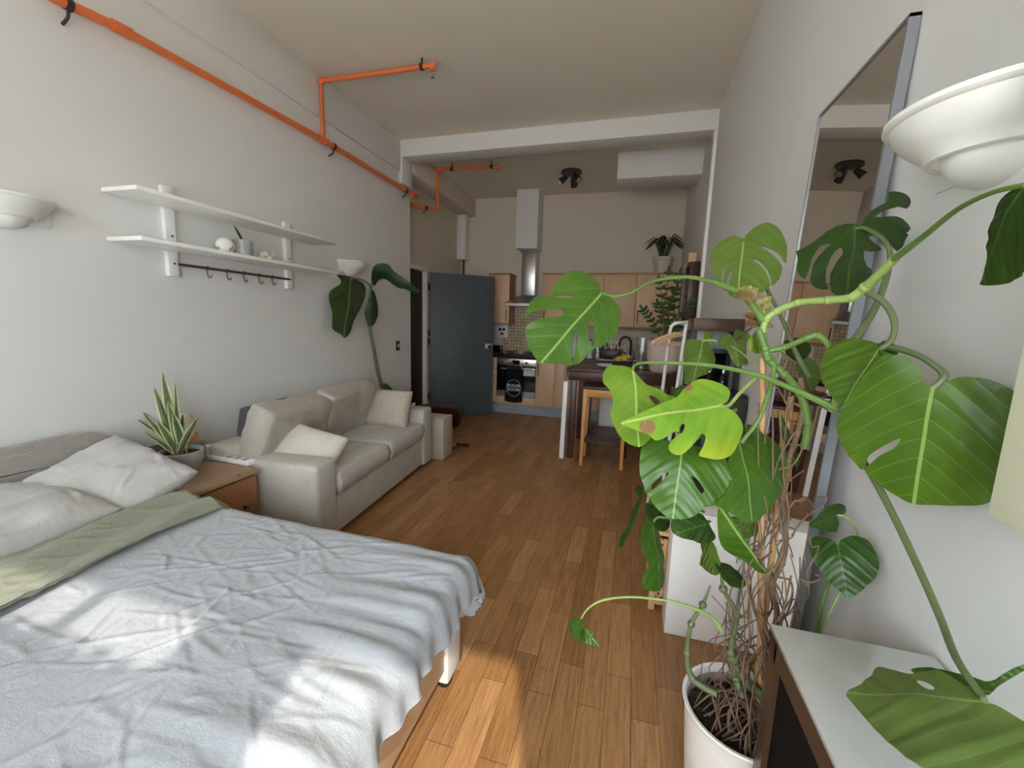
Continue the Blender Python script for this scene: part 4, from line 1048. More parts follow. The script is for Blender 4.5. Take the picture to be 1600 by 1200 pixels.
# tiles, hood
struct('trim_12', bx((-2.0, YK - 0.012, WT), (-1.27, YK, 1.72)), M['tile'], 'cream mosaic tile panel behind the hob')
struct('trim_13', bx((-1.27, YK - 0.010, WT), (XR, YK, 1.13)), M['tile'], 'low cream mosaic tile strip above the worktop')
hood = thing('cooker_hood', 'stainless steel chimney cooker hood above the hob', 'cooker hood', (-1.55, 6.3, 1.64))
obj('chimney', bx((-1.65, 6.21, 1.80), (-1.44, YK - 0.013, 2.48), 0.002), M['steel'], hood)
bm = bmesh.new(); lo = [(-1.87, 5.99), (-1.22, 5.99), (-1.22, YK - 0.013), (-1.87, YK - 0.013)]; hi_ = [(-1.65, 6.21), (-1.44, 6.21), (-1.44, YK - 0.013), (-1.65, YK - 0.013)]
rings = [[bm.verts.new((*q, 1.64)) for q in lo], [bm.verts.new((*q, 1.675)) for q in lo], [bm.verts.new((*q, 1.81)) for q in hi_]]
for A, B in zip(rings, rings[1:]):
    for k in range(4): bm.faces.new((A[k], A[(k + 1) % 4], B[(k + 1) % 4], B[k]))
bm.faces.new(rings[0][::-1]); bm.faces.new(rings[2]); obj('canopy', bm, M['steel'], hood, smooth=False)
# wall cabinets
UY = 6.11; UZ0, UZ1 = 1.385, 2.10
cb = thing('wall_cabinet', 'single beech wall cabinet left of the cooker hood', 'cabinet', (-1.95, UY, UZ0), 'beech kitchen wall cabinets')
obj('body', bx((-2.12, UY, UZ0), (-1.80, YK - 0.001, UZ1), 0.002), M['cabtrim'], cb); doorpanel('door', -2.12, -1.80, UZ0, UZ1, cb, 'R', UY, 1.5)
obj('cornice', bx((-2.13, UY - 0.03, UZ1), (-1.785, YK - 0.001, UZ1 + 0.02), 0.004), M['cabtrim'], cb); obj('pelmet', bx((-2.12, UY - 0.02, UZ0 - 0.02), (-1.80, YK - 0.02, UZ0), 0.003), M['cabtrim'], cb)
labs = ['beech wall cabinet just right of the cooker hood', 'beech wall cabinet between the large leaf and its stalk', 'beech wall cabinet in the corner behind the potted plants']
for i, (xa, xb) in enumerate(((-1.29, -0.861), (-0.859, 0.029), (0.031, 0.60))):
    cb = thing('wall_cabinet', labs[i], 'cabinet', ((xa + xb) / 2, UY, UZ0), 'beech kitchen wall cabinets')
    obj('body', bx((xa, UY, UZ0), (xb, YK - 0.001, UZ1), 0.002), M['cabtrim'], cb)
    if i == 0: doorpanel('door', xa, xb, UZ0, UZ1, cb, 'L', UY, 1.5)
    else:
        mm = -0.42 if i == 1 else 0.48
        doorpanel('door', xa, mm, UZ0, UZ1, cb, 'L' if i == 2 else None, UY, 1.53); doorpanel('door', mm, xb, UZ0, UZ1, cb, None, UY)
    obj('cornice', bx((xa - (0.01 if i == 0 else 0), UY - 0.03, UZ1), (xb, YK - 0.001, UZ1 + 0.022), 0.003), M['cabtrim'], cb)
    obj('pelmet', bx((xa, UY - 0.02, UZ0 - 0.022), (xb, YK - 0.02, UZ0), 0.003), M['cabtrim'], cb)
# electric panel and radio left of hob
t = thing('wall_control_panel', 'white wall panel with dark dials under the left wall cabinet', 'control panel', (-1.93, YK - 0.012, 1.2))
obj('plate', bx((-2.10, YK - 0.03, 1.15), (-1.905, YK - 0.012, 1.36), 0.004), M['white'], t)
for x, z in ((-2.03, 1.28), (-1.97, 1.28), (-2.0, 1.21)): obj('dial', bx((x - 0.022, YK - 0.034, z - 0.02), (x + 0.022, YK - 0.03, z + 0.02), 0.002), M['black'], t)
t = thing('tabletop_radio', 'small black radio on the worktop between door and hob', 'radio', (-2.03, 6.3, WT))
obj('case', bx((-2.12, 6.26, WT), (-1.95, 6.34, WT + 0.13), 0.008), M['darkmetal'], t); obj('screen', bx((-2.105, 6.257, WT + 0.02), (-1.965, 6.26, WT + 0.115), 0.001), M['blackgloss'], t)
# things around the sink
tp = thing('kitchen_tap', 'black arched swan-neck kitchen tap at the sink', 'tap', (-0.10, 6.30, WT))
c = at(977, 536, y=6.3)
obj('spout', tube(bmesh.new(), [(c.x + 0.08, 6.3, WT), (c.x + 0.08, 6.3, c.z)] + [(c.x + 0.08 * math.cos(R(a)), 6.3, c.z + 0.09 * math.sin(R(a))) for a in range(30, 181, 30)] + [(c.x - 0.08, 6.3, c.z - 0.05)], 0.016, 10), M['black'], tp)
bm = bmesh.new(); cyl(bm, (c.x + 0.08, 6.3, WT + 0.02), 0.03, 0.04, 16); obj('base', bm, M['black'], tp)
sk_ = thing('sink', 'stainless steel sink bowl in the far worktop', 'sink', (-0.15, 6.2, WT))
bm = bmesh.new()
for lo, hi in (((-0.45, 6.04, WT), (0.2, 6.06, WT + 0.006)), ((-0.45, 6.24, WT), (0.2, 6.26, WT + 0.006)), ((-0.45, 6.06, WT), (-0.43, 6.24, WT + 0.006)), ((0.18, 6.06, WT), (0.2, 6.24, WT + 0.006))): box(bm, lo, hi, 0.001)
obj('rim', bm, M['steel'], sk_); obj('drainer', bx((-0.43, 6.06, WT), (0.18, 6.24, WT + 0.003)), M['steel'], sk_)
dk = thing('dish_rack', 'black dish rack with upright utensils beside the sink tap', 'dish rack', (-0.3, 6.14, WT + 0.006))
q = at(957, 553, y=6.12); obj('tray', bx((q.x - 0.12, 6.07, WT + 0.0065), (q.x + 0.12, 6.22, WT + 0.15), 0.01), M['black'], dk)
for k in range(5):
    x = q.x - 0.1 + k * 0.045; obj('utensil', tube(bmesh.new(), [(x, 6.14, WT + 0.14), (x + rnd.uniform(-0.05, 0.05), 6.14, WT + 0.24 + 0.02 * (k % 3))], 0.007, 6), M['black'] if k % 2 else M['white'], dk)
def bottle(px, y, r, h, m, name, label, cat_, zb=None, neck=True, cap=None):
    q = at(px, 560, y=y); zb = WT if zb is None else zb
    prof = [(0.0001, 0), (r * 0.95, 0), (r, 0.004), (r, h * 0.6), (r * 0.75, h * 0.72), (r * 0.35, h * 0.8), (r * 0.33, h), (0.0001, h)] if neck else [(0.0001, 0), (r * 0.95, 0), (r, 0.005), (r, h), (r * 0.93, h), (r * 0.92, 0.008), (0.0001, 0.008)]
    t = thing(name, label, cat_, (q.x, y, zb)); obj('body', lathe(bmesh.new(), prof, (q.x, y, zb), 20), m, t)
    if cap is not None:
        bm = bmesh.new(); cyl(bm, (q.x, y, zb + h + 0.01), r * 0.42 if neck else r, 0.02, 14); obj('cap', bm, cap, t)
    return t
bottle(897, 6.25, 0.04, 0.30, M['white'], 'soap_bottle', 'tall white bottle on the worktop seen through the large leaf', 'bottle', cap=M['steel'])
bottle(921, 6.25, 0.045, 0.26, M['white'], 'washing_up_bottle', 'white bottle on the worktop below the large leaf tip', 'bottle', cap=M['black'])
bottle(933, 6.15, 0.05, 0.15, M['clearglass'], 'glass_jar', 'clear glass jar on the worktop left of the dish rack', 'jar', neck=False, cap=M['steel'])
bottle(942, 6.30, 0.04, 0.24, M['copper'], 'brown_bottle', 'narrow brown bottle behind the glass jar by the dish rack', 'bottle', cap=M['black'])
bottle(999, 6.2, 0.06, 0.27, M['clearglass'], 'glass_carafe', 'clear glass carafe on the worktop right of the tap', 'carafe', neck=False)
bottle(990, 6.12, 0.035, 0.16, M['pot_cream'], 'spice_jar', 'short cream jar between the tap and the carafe', 'jar', cap=M['darkmetal'])

# dark open shelf on the kitchen right wall
dsf = thing('corner_spice_shelf', 'dark wooden wall rack on the right kitchen wall behind the white strip', 'shelf', (0.56, 4.7, 1.42))
bm = bmesh.new()
for z in (1.42, 1.72, 2.02): box(bm, (0.515, 4.56, z), (XR, 4.90, z + 0.025), 0.002)
box(bm, (0.515, 4.54, 1.42), (XR, 4.56, 2.045), 0.002); box(bm, (0.515, 4.90, 1.42), (XR, 4.92, 2.045), 0.002); box(bm, (0.60, 4.54, 1.42), (XR, 4.92, 2.045), 0.002)
obj('rack', bm, M['dark_wood'], dsf)
tag(obj('small_wood_box', bx((0.50, 4.60, 2.045), (0.575, 4.82, 2.14), 0.004), M['pine'], loc=(0.53, 4.7, 2.045)), 'small pale wooden box on top of the dark wall rack', 'box')

# peace lily on the cabinets
def lily(p, r, h, label, m, potm, n=26, spread=0.26, hh=0.30, name='potted_lily', seed=3, w=0.03):
    t = thing(name, label, 'potted plant', p); rr = random.Random(seed)
    bm = lathe(bmesh.new(), [(0.0001, 0), (r * 0.72, 0), (r * 0.75, 0.01), (r * 0.93, h * 0.78), (r * 1.02, h * 0.8), (r * 1.04, h), (r * 0.95, h), (r * 0.9, h * 0.85), (0.0001, h * 0.83)], p, 30); obj('pot', bm, potm, t)
    bm = bmesh.new(); cyl(bm, Vector(p) + Vector((0, 0, h * 0.85)), r * 0.9, 0.008, 24); obj('soil', bm, M['soil'], t)
    for k in range(n):
        a = rr.uniform(0, 6.28); s = rr.uniform(0.35, 1.0); b0 = Vector(p) + Vector((r * 0.3 * math.cos(a), r * 0.3 * math.sin(a), h * 0.85))
        mid = Vector(p) + Vector((spread * 0.55 * s * math.cos(a), spread * 0.5 * s * math.sin(a), h + hh * rr.uniform(0.55, 1.0)))
        tip = mid + Vector((spread * 0.6 * s * math.cos(a), spread * 0.5 * s * math.sin(a), -hh * 0.45 * s))
        bm = bmesh.new(); tube(bm, [b0, b0 + (mid - b0) * 0.55 + Vector((0, 0, 0.03)), mid], 0.0035, 6, smooth=3); blade(bm, mid, tip, w * rr.uniform(0.8, 1.3) * 1.4, (0, 0, 0.02), 8, Vector((-math.sin(a), math.cos(a), 0)))
        obj('leaf', thicken(bm, 0.001), m, t)
    return t
lily((0.35, 6.24, UZ1 + 0.022), 0.13, 0.22, 'dark leafy potted plant in cream pot on top of the wall cabinets', LM['dark'], M['pot_cream'], 30, 0.30, 0.30)

# ------------------------------------------------------------------ dark bar table with stools
TZ = 0.95; TX0, TX1, TY0, TY1 = -0.61, 0.52, 4.20, 5.08
tb = thing('bar_table', 'dark stained high wooden table in front of the kitchen', 'table', (0, 4.6, 0))
bm = bmesh.new()
for k in range(6): box(bm, (TX0, TY0 + k * 0.1467, TZ - 0.028), (TX1, TY0 + k * 0.1467 + 0.144, TZ), 0.003)
obj('tabletop', bm, M['dark_wood'], tb)
bm = bmesh.new(); box(bm, (TX0 + 0.03, TY0 + 0.02, TZ - 0.12), (TX1 - 0.03, TY0 + 0.045, TZ - 0.028), 0.003); box(bm, (TX0 + 0.03, TY1 - 0.045, TZ - 0.12), (TX1 - 0.03, TY1 - 0.02, TZ - 0.028), 0.003)
box(bm, (TX0 + 0.02, TY0 + 0.02, TZ - 0.12), (TX0 + 0.045, TY1 - 0.02, TZ - 0.028), 0.003); box(bm, (TX1 - 0.045, TY0 + 0.02, TZ - 0.12), (TX1 - 0.02, TY1 - 0.02, TZ - 0.028), 0.003)
obj('apron', bm, M['dark_wood'], tb)
for x in (TX0 + 0.045, TX1 - 0.105):
    for y in (TY0 + 0.025, TY1 - 0.085): obj('leg', bx((x, y, 0), (x + 0.06, y + 0.06, TZ - 0.028), 0.003), M['dark_wood'], tb)
tag(obj('white_post', bx((-0.635, 4.18, 0), (-0.588, 4.23, 0.82), 0.004, rot=Matrix.Rotation(R(0.8), 3, 'Y')), M['gloss_white'], loc=(-0.61, 4.2, 0)), 'white painted wooden post leaning at the left dark table leg', 'post')
def stool(label, m, mseat, x, y, w=0.40, d=0.34, h=0.80, first=None):
    t = thing('bar_stool', label, 'stool', (x, y, 0), 'wooden bar stools at the dark table')
    bm = bmesh.new()
    for k in range(5): box(bm, (x - w / 2 - 0.012, y - d / 2 + k * d / 5 + 0.002, h - 0.024), (x + w / 2 + 0.012, y - d / 2 + (k + 1) * d / 5 - 0.004, h), 0.003)
    obj('seat', bm, mseat, t)
    for sx in (-1, 1):
        for sy in (-1, 1):
            bm = bmesh.new(); cx, cy = x + sx * (w / 2 - 0.022), y + sy * (d / 2 - 0.022)
            a = box(bm, (cx - 0.022, cy - 0.022, 0), (cx + 0.022, cy + 0.022, h - 0.024), 0.003)
            for v in bm.verts:
                k = 1 - v.co.z / h; v.co.x += sx * 0.012 * k; v.co.y += sy * 0.012 * k
                if v.co.z < 0.14: v.co.x -= (v.co.x - cx) * 0.3
            obj('leg', bm, m, t)
    bm = bmesh.new()
    for sy in (-1, 1): yy = y + sy * (d / 2 - 0.022); box(bm, (x - w / 2 + 0.04, yy - 0.011, h - 0.10), (x + w / 2 - 0.04, yy + 0.011, h - 0.026), 0.002)
    for sx in (-1, 1): xx = x + sx * (w / 2 - 0.022); box(bm, (xx - 0.011, y - d / 2 + 0.04, h - 0.10), (xx + 0.011, y + d / 2 - 0.04, h - 0.026), 0.002)
    obj('seat_rail', bm, m, t)
    bm = bmesh.new()
    for k in range(4): box(bm, (x - w / 2 + 0.03, y - d / 2 + 0.03 + k * 0.075, 0.235), (x + w / 2 - 0.03, y - d / 2 + 0.095 + k * 0.075, 0.255), 0.002)
    obj('foot_shelf', bm, mseat, t)
    return t
stool('honey wood bar stool with dark slatted seat in front of the table', M['stool'], M['dark_wood'], -0.20, 4.05 + 0.15, 0.42, 0.33, 0.80)
stool('all-dark wooden bar stool tucked under the high table', M['dark_wood'], M['dark_wood'], -0.19, 4.60, 0.46, 0.36, 0.80)
tag(obj('white_bin', bx((-0.30, 4.85, 0), (0.02, 5.05, 0.60), 0.02), M['white'], loc=(-0.14, 4.95, 0)), 'white box-shaped bin behind the bar stools', 'bin')
# pot with ZZ plant on the table
p = Vector((0.335, 4.42, TZ))
zz = thing('zz_plant', 'leafy upright plant in a speckled blush pot on the dark table', 'potted plant', p)
bm = lathe(bmesh.new(), [(0.0001, 0), (0.115, 0), (0.135, 0.02), (0.165, 0.14), (0.172, 0.30), (0.166, 0.31), (0.158, 0.30), (0.155, 0.26), (0.0001, 0.255)], p, 36); obj('pot', bm, M['pot_pink'], zz)
bm = bmesh.new(); cyl(bm, p + Vector((0, 0, 0.262)), 0.155, 0.008, 28); obj('soil', bm, M['soil'], zz)
stems = [((1005, 485), -0.1), ((1030, 440), 0), ((1045, 425), 0.05), ((1058, 450), 0.1), ((1085, 470), 0.05), ((1070, 505), -0.1), ((1050, 470), -0.08), ((1028, 475), 0.12), ((1062, 428), 0.0)]
for i, ((tx, ty), dy) in enumerate(stems):
    T = at(tx, ty, y=p.y + dy); b0 = p + Vector((0.05 * rnd.uniform(-1, 1), 0.05 * rnd.uniform(-1, 1), 0.26)); md = b0 + (T - b0) * 0.5 + Vector((0, 0, 0.05)); P = cat([b0, md, T], 8)
    sbm = tube(bmesh.new(), P, [0.008 - 0.005 * k / (len(P) - 1) for k in range(len(P))], 7); so = obj('stem', sbm, M['zzstem'], zz)
    bm = bmesh.new(); ax = (T - b0).normalized(); sdv = ax.cross(Vector((0, 1, 0))).normalized()
    for k in range(5, len(P), 2):
        for s in (-1, 1):
            d = (sdv * s + ax * 0.8 + Vector((0, rnd.uniform(-0.6, 0.6), 0))).normalized() * rnd.uniform(0.05, 0.08)
            blade(bm, P[k], P[k] + d, 0.030, (0, 0, -0.008), 5, d.cross(Vector((0, 0.9, 0.4))))
    blade(bm, T, T + ax * 0.07, 0.03, (0, 0, 0), 5)
    l_ = obj('leaflets', thicken(bm, 0.001), LM['zz'], so)
bottle(1003, 4.62, 0.10, 0.33, M['clearglass'], 'glass_vase', 'wide clear glass vase behind the speckled blush pot', 'vase', zb=TZ, neck=False)
# fruit basket and tray
q = at(970, 572, y=4.40); fb = thing('fruit_basket', 'dark wire basket of ripe bananas on the dark table', 'fruit bowl', (q.x, 4.40, TZ))
bm = lathe(bmesh.new(), [(0.0001, 0), (0.045, 0), (0.07, 0.02), (0.095, 0.06), (0.09, 0.06), (0.065, 0.025), (0.0001, 0.008)], (q.x, 4.40, TZ), 24); obj('bowl', bm, M['frame_brown'], fb)
for k in range(8):
    a = k * 45; c_ = Vector((q.x, 4.40, TZ)); obj('wire', tube(bmesh.new(), [c_ + Vector((0.09 * math.cos(R(a)), 0.09 * math.sin(R(a)), 0.06)), c_ + Vector((0.075 * math.cos(R(a)), 0.075 * math.sin(R(a)), 0.13)), c_ + Vector((0, 0, 0.20))], 0.003, 6, smooth=4), M['frame_brown'], fb)
for k in range(4):
    a = k * 0.5 - 0.7; c_ = Vector((q.x + 0.02 * k - 0.02, 4.39, TZ + 0.07)); P = [c_ + Vector((0.065 * math.cos(t), 0.03 * a, 0.045 * math.sin(t) + 0.01 * k)) for t in (2.6, 2.1, 1.6, 1.1, 0.6)]
    o = obj('banana', tube(bmesh.new(), P, [0.006, 0.016, 0.018, 0.016, 0.006], 8, smooth=3), M['banana'], loc=P[2]); tag(o, 'ripe yellow banana lying in the dark wire basket', 'banana', 'bananas in the wire basket')
q = at(952, 562, y=4.78); bm = bmesh.new(); cyl(bm, (q.x, 4.78, TZ + 0.006), 0.13, 0.012, 32); tag(obj('white_plate', bm, M['gloss_white'], loc=(q.x, 4.78, TZ)), 'flat white plate near the back of the dark table', 'plate')

# ------------------------------------------------------------------ clothes rail with hangers
cr_ = thing('clothes_rail', 'white tubular clothes rack right of the dark table', 'clothes rail', (0.35, 2.8, 0))
def rail_u(pl_, y, xr, top_z, lean, name):
    x = pl_; r = 0.05
    pts = [(x - lean * top_z * 0.5, y, 0.0), (x, y, top_z - r)] + [(x + r - r * math.cos(R(a)), y, top_z - r + r * math.sin(R(a))) for a in (30, 60, 90)] + [(xr - r + r * math.sin(R(a)), y, top_z - r + r * math.cos(R(a))) for a in (0, 30, 60, 90)] + [(xr, y, 0.0)]
    obj(name, tube(bmesh.new(), pts, 0.0125, 12), M['gloss_white'], cr_)
rail_u(at(1071, 520, y=2.90).x, 2.90, 0.54, 1.438, 0.10, 'rail_frame')
rail_u(at(1047, 520, y=3.25).x, 3.25, at(1069, 560, y=3.25).x, 1.432, 0.08, 'rail_frame')
obj('hanging_bar', tube(bmesh.new(), [(0.375, 2.90, 1.438), (0.33, 3.25, 1.432)], 0.012, 10), M['gloss_white'], cr_)
def hanger(y, dx, label, rz_, zt=1.43):
    x0 = 0.362 + dx; t = thing('wooden_hanger', label, 'hanger', (x0, y, zt), 'wooden hangers on the white rack')
    z = zt - 0.075
    bm = bmesh.new(); pts = [(-0.205, -0.075), (-0.16, -0.045), (-0.08, -0.012), (0, 0.0), (0.08, -0.012), (0.16, -0.045), (0.205, -0.075)]
    P = cat([(x0 + a, y, z + b) for a, b in pts], 3)
    up = [p_ + Vector((0, -0.007, 0.014)) for p_ in P]; dn = [p_ + Vector((0, -0.007, -0.012)) for p_ in P]
    poly_prism(bm, up + dn[::-1], (0, 0.014, 0)); obj('shoulders', bm, M['hangwood'], t)
    obj('trouser_bar', tube(bmesh.new(), [(x0 - 0.19, y, z - 0.075), (x0 + 0.19, y, z - 0.075)], 0.006, 8), M['hangwood'], t)
    obj('hook', tube(bmesh.new(), [(x0, y, z + 0.005), (x0, y, z + 0.045)] + [(x0 + 0.022 * math.sin(R(a)), y, z + 0.067 - 0.022 * math.cos(R(a))) for a in (0, 60, 120, 180, 240)], 0.0022, 6, smooth=2), M['chrome'], t)
    t.rotation_euler = (0, 0, rz_)
hanger(3.0, 0.0, 'nearest empty wooden hanger on the white rack', R(14)); hanger(3.12, -0.015, 'empty wooden hanger behind the first on the white rack', R(-10))

# ------------------------------------------------------------------ black shelving unit behind the rack
bu = thing('black_shelf_unit', 'tall black shelf unit with brown top against the right wall', 'shelf unit', (0.47, 2.7, 0))
UX0, UX1, UY0, UY1 = 0.338, 0.60, 2.58, 2.84
obj('top_panel', bx((UX0, UY0, 1.385), (UX1, UY1, 1.455), 0.003), M['frame_brown'], bu)
for x in (UX0, UX1 - 0.025):
    for y in (UY0, UY1 - 0.025): obj('upright', bx((x, y, 1.02), (x + 0.025, y + 0.025, 1.385)), M['black'], bu)
obj('cabinet_body', bx((UX0, UY0 + 0.01, 0), (UX1, UY1, 1.02), 0.004), M['black'], bu)
obj('cabinet_door', bx((UX0 + 0.005, UY0, 0.03), (UX1 - 0.005, UY0 + 0.01, 1.0), 0.002), M['darkmetal'], bu)
obj('grey_back_panel', bx((UX0, UY1 - 0.012, 1.275), (UX1, UY1, 1.385)), M['greyframe'], bu); obj('black_back_panel', bx((UX0, UY1 - 0.012, 1.02), (UX1, UY1, 1.26)), M['blackmatt'], bu)
bm = bmesh.new(); box(bm, (UX0, UY0, 1.26), (UX1, UY1, 1.275))
obj('middle_board', bm, M['black'], bu)
for k, x in enumerate((0.39, 0.465, 0.54)):
    t = thing('spirit_bottle', ['dark bottle at the left of the black shelf unit', 'dark bottle in the middle of the black shelf unit', 'dark bottle nearest the wall in the black shelf unit'][k], 'bottle', (x, 2.68, 1.0205), 'bottles in the black shelf unit')
    obj('body', lathe(bmesh.new(), [(0.0001, 0), (0.022, 0), (0.024, 0.09), (0.01, 0.115), (0.009, 0.14), (0.0001, 0.14)], (x, 2.68, 1.0205), 16), M['blackgloss'], t)
    bm = bmesh.new(); cyl(bm, (x, 2.68, 1.15), 0.011, 0.02, 12); obj('cap', bm, M['chrome'], t)

bc = thing('black_cabinet', 'low matt black cabinet hidden behind the monstera stems', 'cabinet', (0.5, 2.45, 0))
obj('body', bx((0.40, 2.36, 0), (0.60, 2.565, 1.06), 0.004), M['black'], bc); obj('door', bx((0.403, 2.352, 0.02), (0.597, 2.36, 1.04), 0.002), M['darkmetal'], bc)

# ------------------------------------------------------------------ lattice crate and white cabinet
lc = thing('lattice_crate', 'wooden lattice box on the floor behind the white cabinet', 'crate', (0.3, 2.2, 0))
LX0, LX1, LY0, LY1, LZ = 0.175, 0.48, 2.01, 2.33, 0.40
for x in (LX0, LX1 - 0.03):
    for y in (LY0, LY1 - 0.03): obj('leg', bx((x, y, 0), (x + 0.03, y + 0.03, LZ), 0.003), M['lattice'], lc)
bm = bmesh.new()
n = 9
for y in (LY0 + 0.008, LY1 - 0.022):
    for k in range(n + 1): x = LX0 + 0.03 + (LX1 - LX0 - 0.06) * k / n; box(bm, (x - 0.008, y, 0.05), (x + 0.008, y + 0.007, LZ - 0.02))
    for k in range(11): z = 0.07 + k * (LZ - 0.11) / 10; box(bm, (LX0 + 0.03, y + 0.007, z - 0.008), (LX1 - 0.03, y + 0.014, z + 0.008))
    box(bm, (LX0 + 0.03, y, 0.03), (LX1 - 0.03, y + 0.016, 0.075))
for x in (LX0 + 0.008, LX1 - 0.022):
    for k in range(n + 1): y = LY0 + 0.03 + (LY1 - LY0 - 0.06) * k / n; box(bm, (x, y - 0.008, 0.05), (x + 0.007, y + 0.008, LZ - 0.02))
    for k in range(11): z = 0.07 + k * (LZ - 0.11) / 10; box(bm, (x + 0.007, LY0 + 0.03, z - 0.008), (x + 0.014, LY1 - 0.03, z + 0.008))
obj('lattice', bm, M['lattice'], lc, smooth=False)
obj('lid', bx((LX0 - 0.005, LY0 - 0.005, LZ), (LX1 + 0.005, LY1 + 0.005, LZ + 0.02), 0.003), M['lattice'], lc)
wc = thing('white_cabinet', 'plain white low cabinet behind the large monstera', 'cabinet', (0.42, 1.92, 0))
obj('carcass', bx((0.241, 1.875, 0.0), (0.60, 2.0, 0.60), 0.003), M['gloss_white'], wc); obj('front_panel', bx((0.241, 1.858, 0.004), (0.60, 1.875, 0.60), 0.002), M['gloss_white'], wc)

# ------------------------------------------------------------------ leaning mirror
mr = thing('leaning_mirror', 'tall grey-framed mirror leaning on the right wall', 'mirror', (0.53, 1.57, 0))
MY0, MY1 = 1.315, 1.82; xb_, xt_ = 0.505, 0.588; Hm = 2.155
def mx(z): return xb_ + (xt_ - xb_) * z / Hm
def mquad(bm, y0, y1, z0, z1, d0, d1):
    """slab parallel to the leaning mirror face; d = depth behind the face"""
    v = [bm.verts.new((mx(z) + d, y, z)) for d in (d0, d1) for (y, z) in ((y0, z0), (y1, z0), (y1, z1), (y0, z1))]
    for f in ((0, 1, 2, 3), (7, 6, 5, 4), (0, 4, 5, 1), (1, 5, 6, 2), (2, 6, 7, 3), (3, 7, 4, 0)): bm.faces.new([v[i] for i in f])
    bmesh.ops.recalc_face_normals(bm, faces=bm.faces)
bm = bmesh.new(); w = 0.008
for a in ((MY0, MY0 + w, 0, Hm), (MY1 - w, MY1, 0, Hm), (MY0, MY1, 0, w), (MY0, MY1, Hm - w, Hm)): mquad(bm, *a, -0.004, 0.020)
obj('frame', bm, M['greyframe'], mr, smooth=False)
bm = bmesh.new(); mquad(bm, MY0 + w, MY1 - w, w, Hm - w, 0.0, 0.015); obj('mirror_glass', bm, M['mirrorglass'], mr, smooth=False)

# cream wall cupboard at the right picture edge
cc = thing('cream_wall_cupboard', 'pale cream wall cupboard cut off by the right picture edge', 'cupboard', (0.55, 0.5, 1.15))
obj('body', bx((0.508, 0.25, 1.15), (XR, 0.718, 2.0), 0.002), M['cream'], cc); obj('door', bx((0.500, 0.252, 1.152), (0.508, 0.716, 1.998), 0.002), M['cream'], cc)

# ------------------------------------------------------------------ bronze-framed side cabinet with glossy top
GX0, GY1, GZ = 0.325, 0.905, 0.78
gc = thing('glass_top_cabinet', 'dark bronze-framed cabinet with glossy pale top at lower right', 'cabinet', (0.46, 0.5, 0))
obj('top', bx((GX0 - 0.002, 0.05, GZ), (0.60, GY1 + 0.003, GZ + 0.012), 0.002), M['marble'], gc)
bm = bmesh.new(); t_ = 0.038
for y in (0.05, GY1 - t_):
    box(bm, (GX0, y, 0), (GX0 + 0.03, y + t_, GZ)); box(bm, (0.565, y, 0), (0.595, y + t_, GZ))
box(bm, (GX0, 0.05, GZ - 0.045), (GX0 + 0.03, GY1, GZ)); box(bm, (GX0, 0.05, 0.05), (GX0 + 0.03, GY1, 0.09)); box(bm, (GX0, GY1 - 0.03, GZ - 0.045), (0.595, GY1, GZ))
obj('frame', bm, M['frame_brown'], gc, smooth=False)
obj('dark_side_panel', bx((GX0 + 0.012, 0.09, 0.09), (GX0 + 0.018, GY1 - t_, GZ - 0.045)), M['blackmatt'], gc)
obj('back_panel', bx((GX0 + 0.03, GY1 - 0.02, 0.05), (0.565, GY1 - 0.01, GZ - 0.045)), M['black'], gc)

# ------------------------------------------------------------------ the monstera
PC = Vector((0.345, 1.07, 0)); PZ = 0.435
mo = thing('monstera_plant', 'huge sprawling monstera in a white pot at the right foreground', 'potted plant', PC)
bm = lathe(bmesh.new(), [(0.0001, 0), (0.095, 0), (0.102, 0.01), (0.122, 0.20), (0.138, 0.40), (0.142, PZ - 0.012), (0.146, PZ - 0.004), (0.144, PZ), (0.136, PZ - 0.002), (0.132, PZ - 0.02)], PC, 48); obj('pot', bm, M['pot_white'], mo)
bm = lathe(bmesh.new(), [(0.136, PZ - 0.004), (0.131, PZ - 0.03), (0.128, PZ - 0.09)], PC, 48); obj('pot_lining', bm, M['pot_in'], mo)
bm = bmesh.new(); bmesh.ops.create_grid(bm, x_segments=40, y_segments=40, size=0.13)
for v in list(bm.verts):
    if v.co.length > 0.131: bm.verts.remove(v)
for v in bm.verts: v.co = PC + Vector((v.co.x, v.co.y, PZ - 0.045 + 0.012 * noise.noise(v.co * 60)))
obj('soil', bm, M['soil'], mo)

def hit_y(p, Y): return at(p[0], p[1], y=Y)
LV = mo
# traced leaves: outline, base, tip, plane, material, holes
big1 = [(939, 456), (938, 445), (930, 432), (917, 422), (902, 419), (887, 422), (876, 430), (865, 447), (856, 459), (839, 459), (828, 471), (821, 495), (829, 488), (843, 483), (865, 480), (878, 481), (882, 486), (876, 492), (854, 495), (833, 499), (822, 508), (821, 521), (825, 536), (833, 549), (841, 560), (850, 564), (873, 565), (895, 566), (908, 562), (921, 549), (934, 540), (952, 532), (965, 514), (971, 493), (969, 477), (960, 467), (949, 460)]
def L_(outline, base, tip, pl3, m, holes=(), **k): return pleaf(LV, outline, base, tip, pl3, LM[m], holes, **k)
l1 = L_(big1, (940, 458), (846, 563), [(940, 458, 1.30), (846, 563, 1.16), (830, 470, 1.24)], 'mid', [[(863, 460), (876, 457), (895, 460), (894, 463), (876, 462)], [(895, 532), (897, 519), (902, 519), (903, 532), (898, 553), (894, 560)], [(919, 508), (923, 500), (928, 506), (929, 528), (924, 541), (920, 532)]], seed=1, fold=0.12, sm=3)
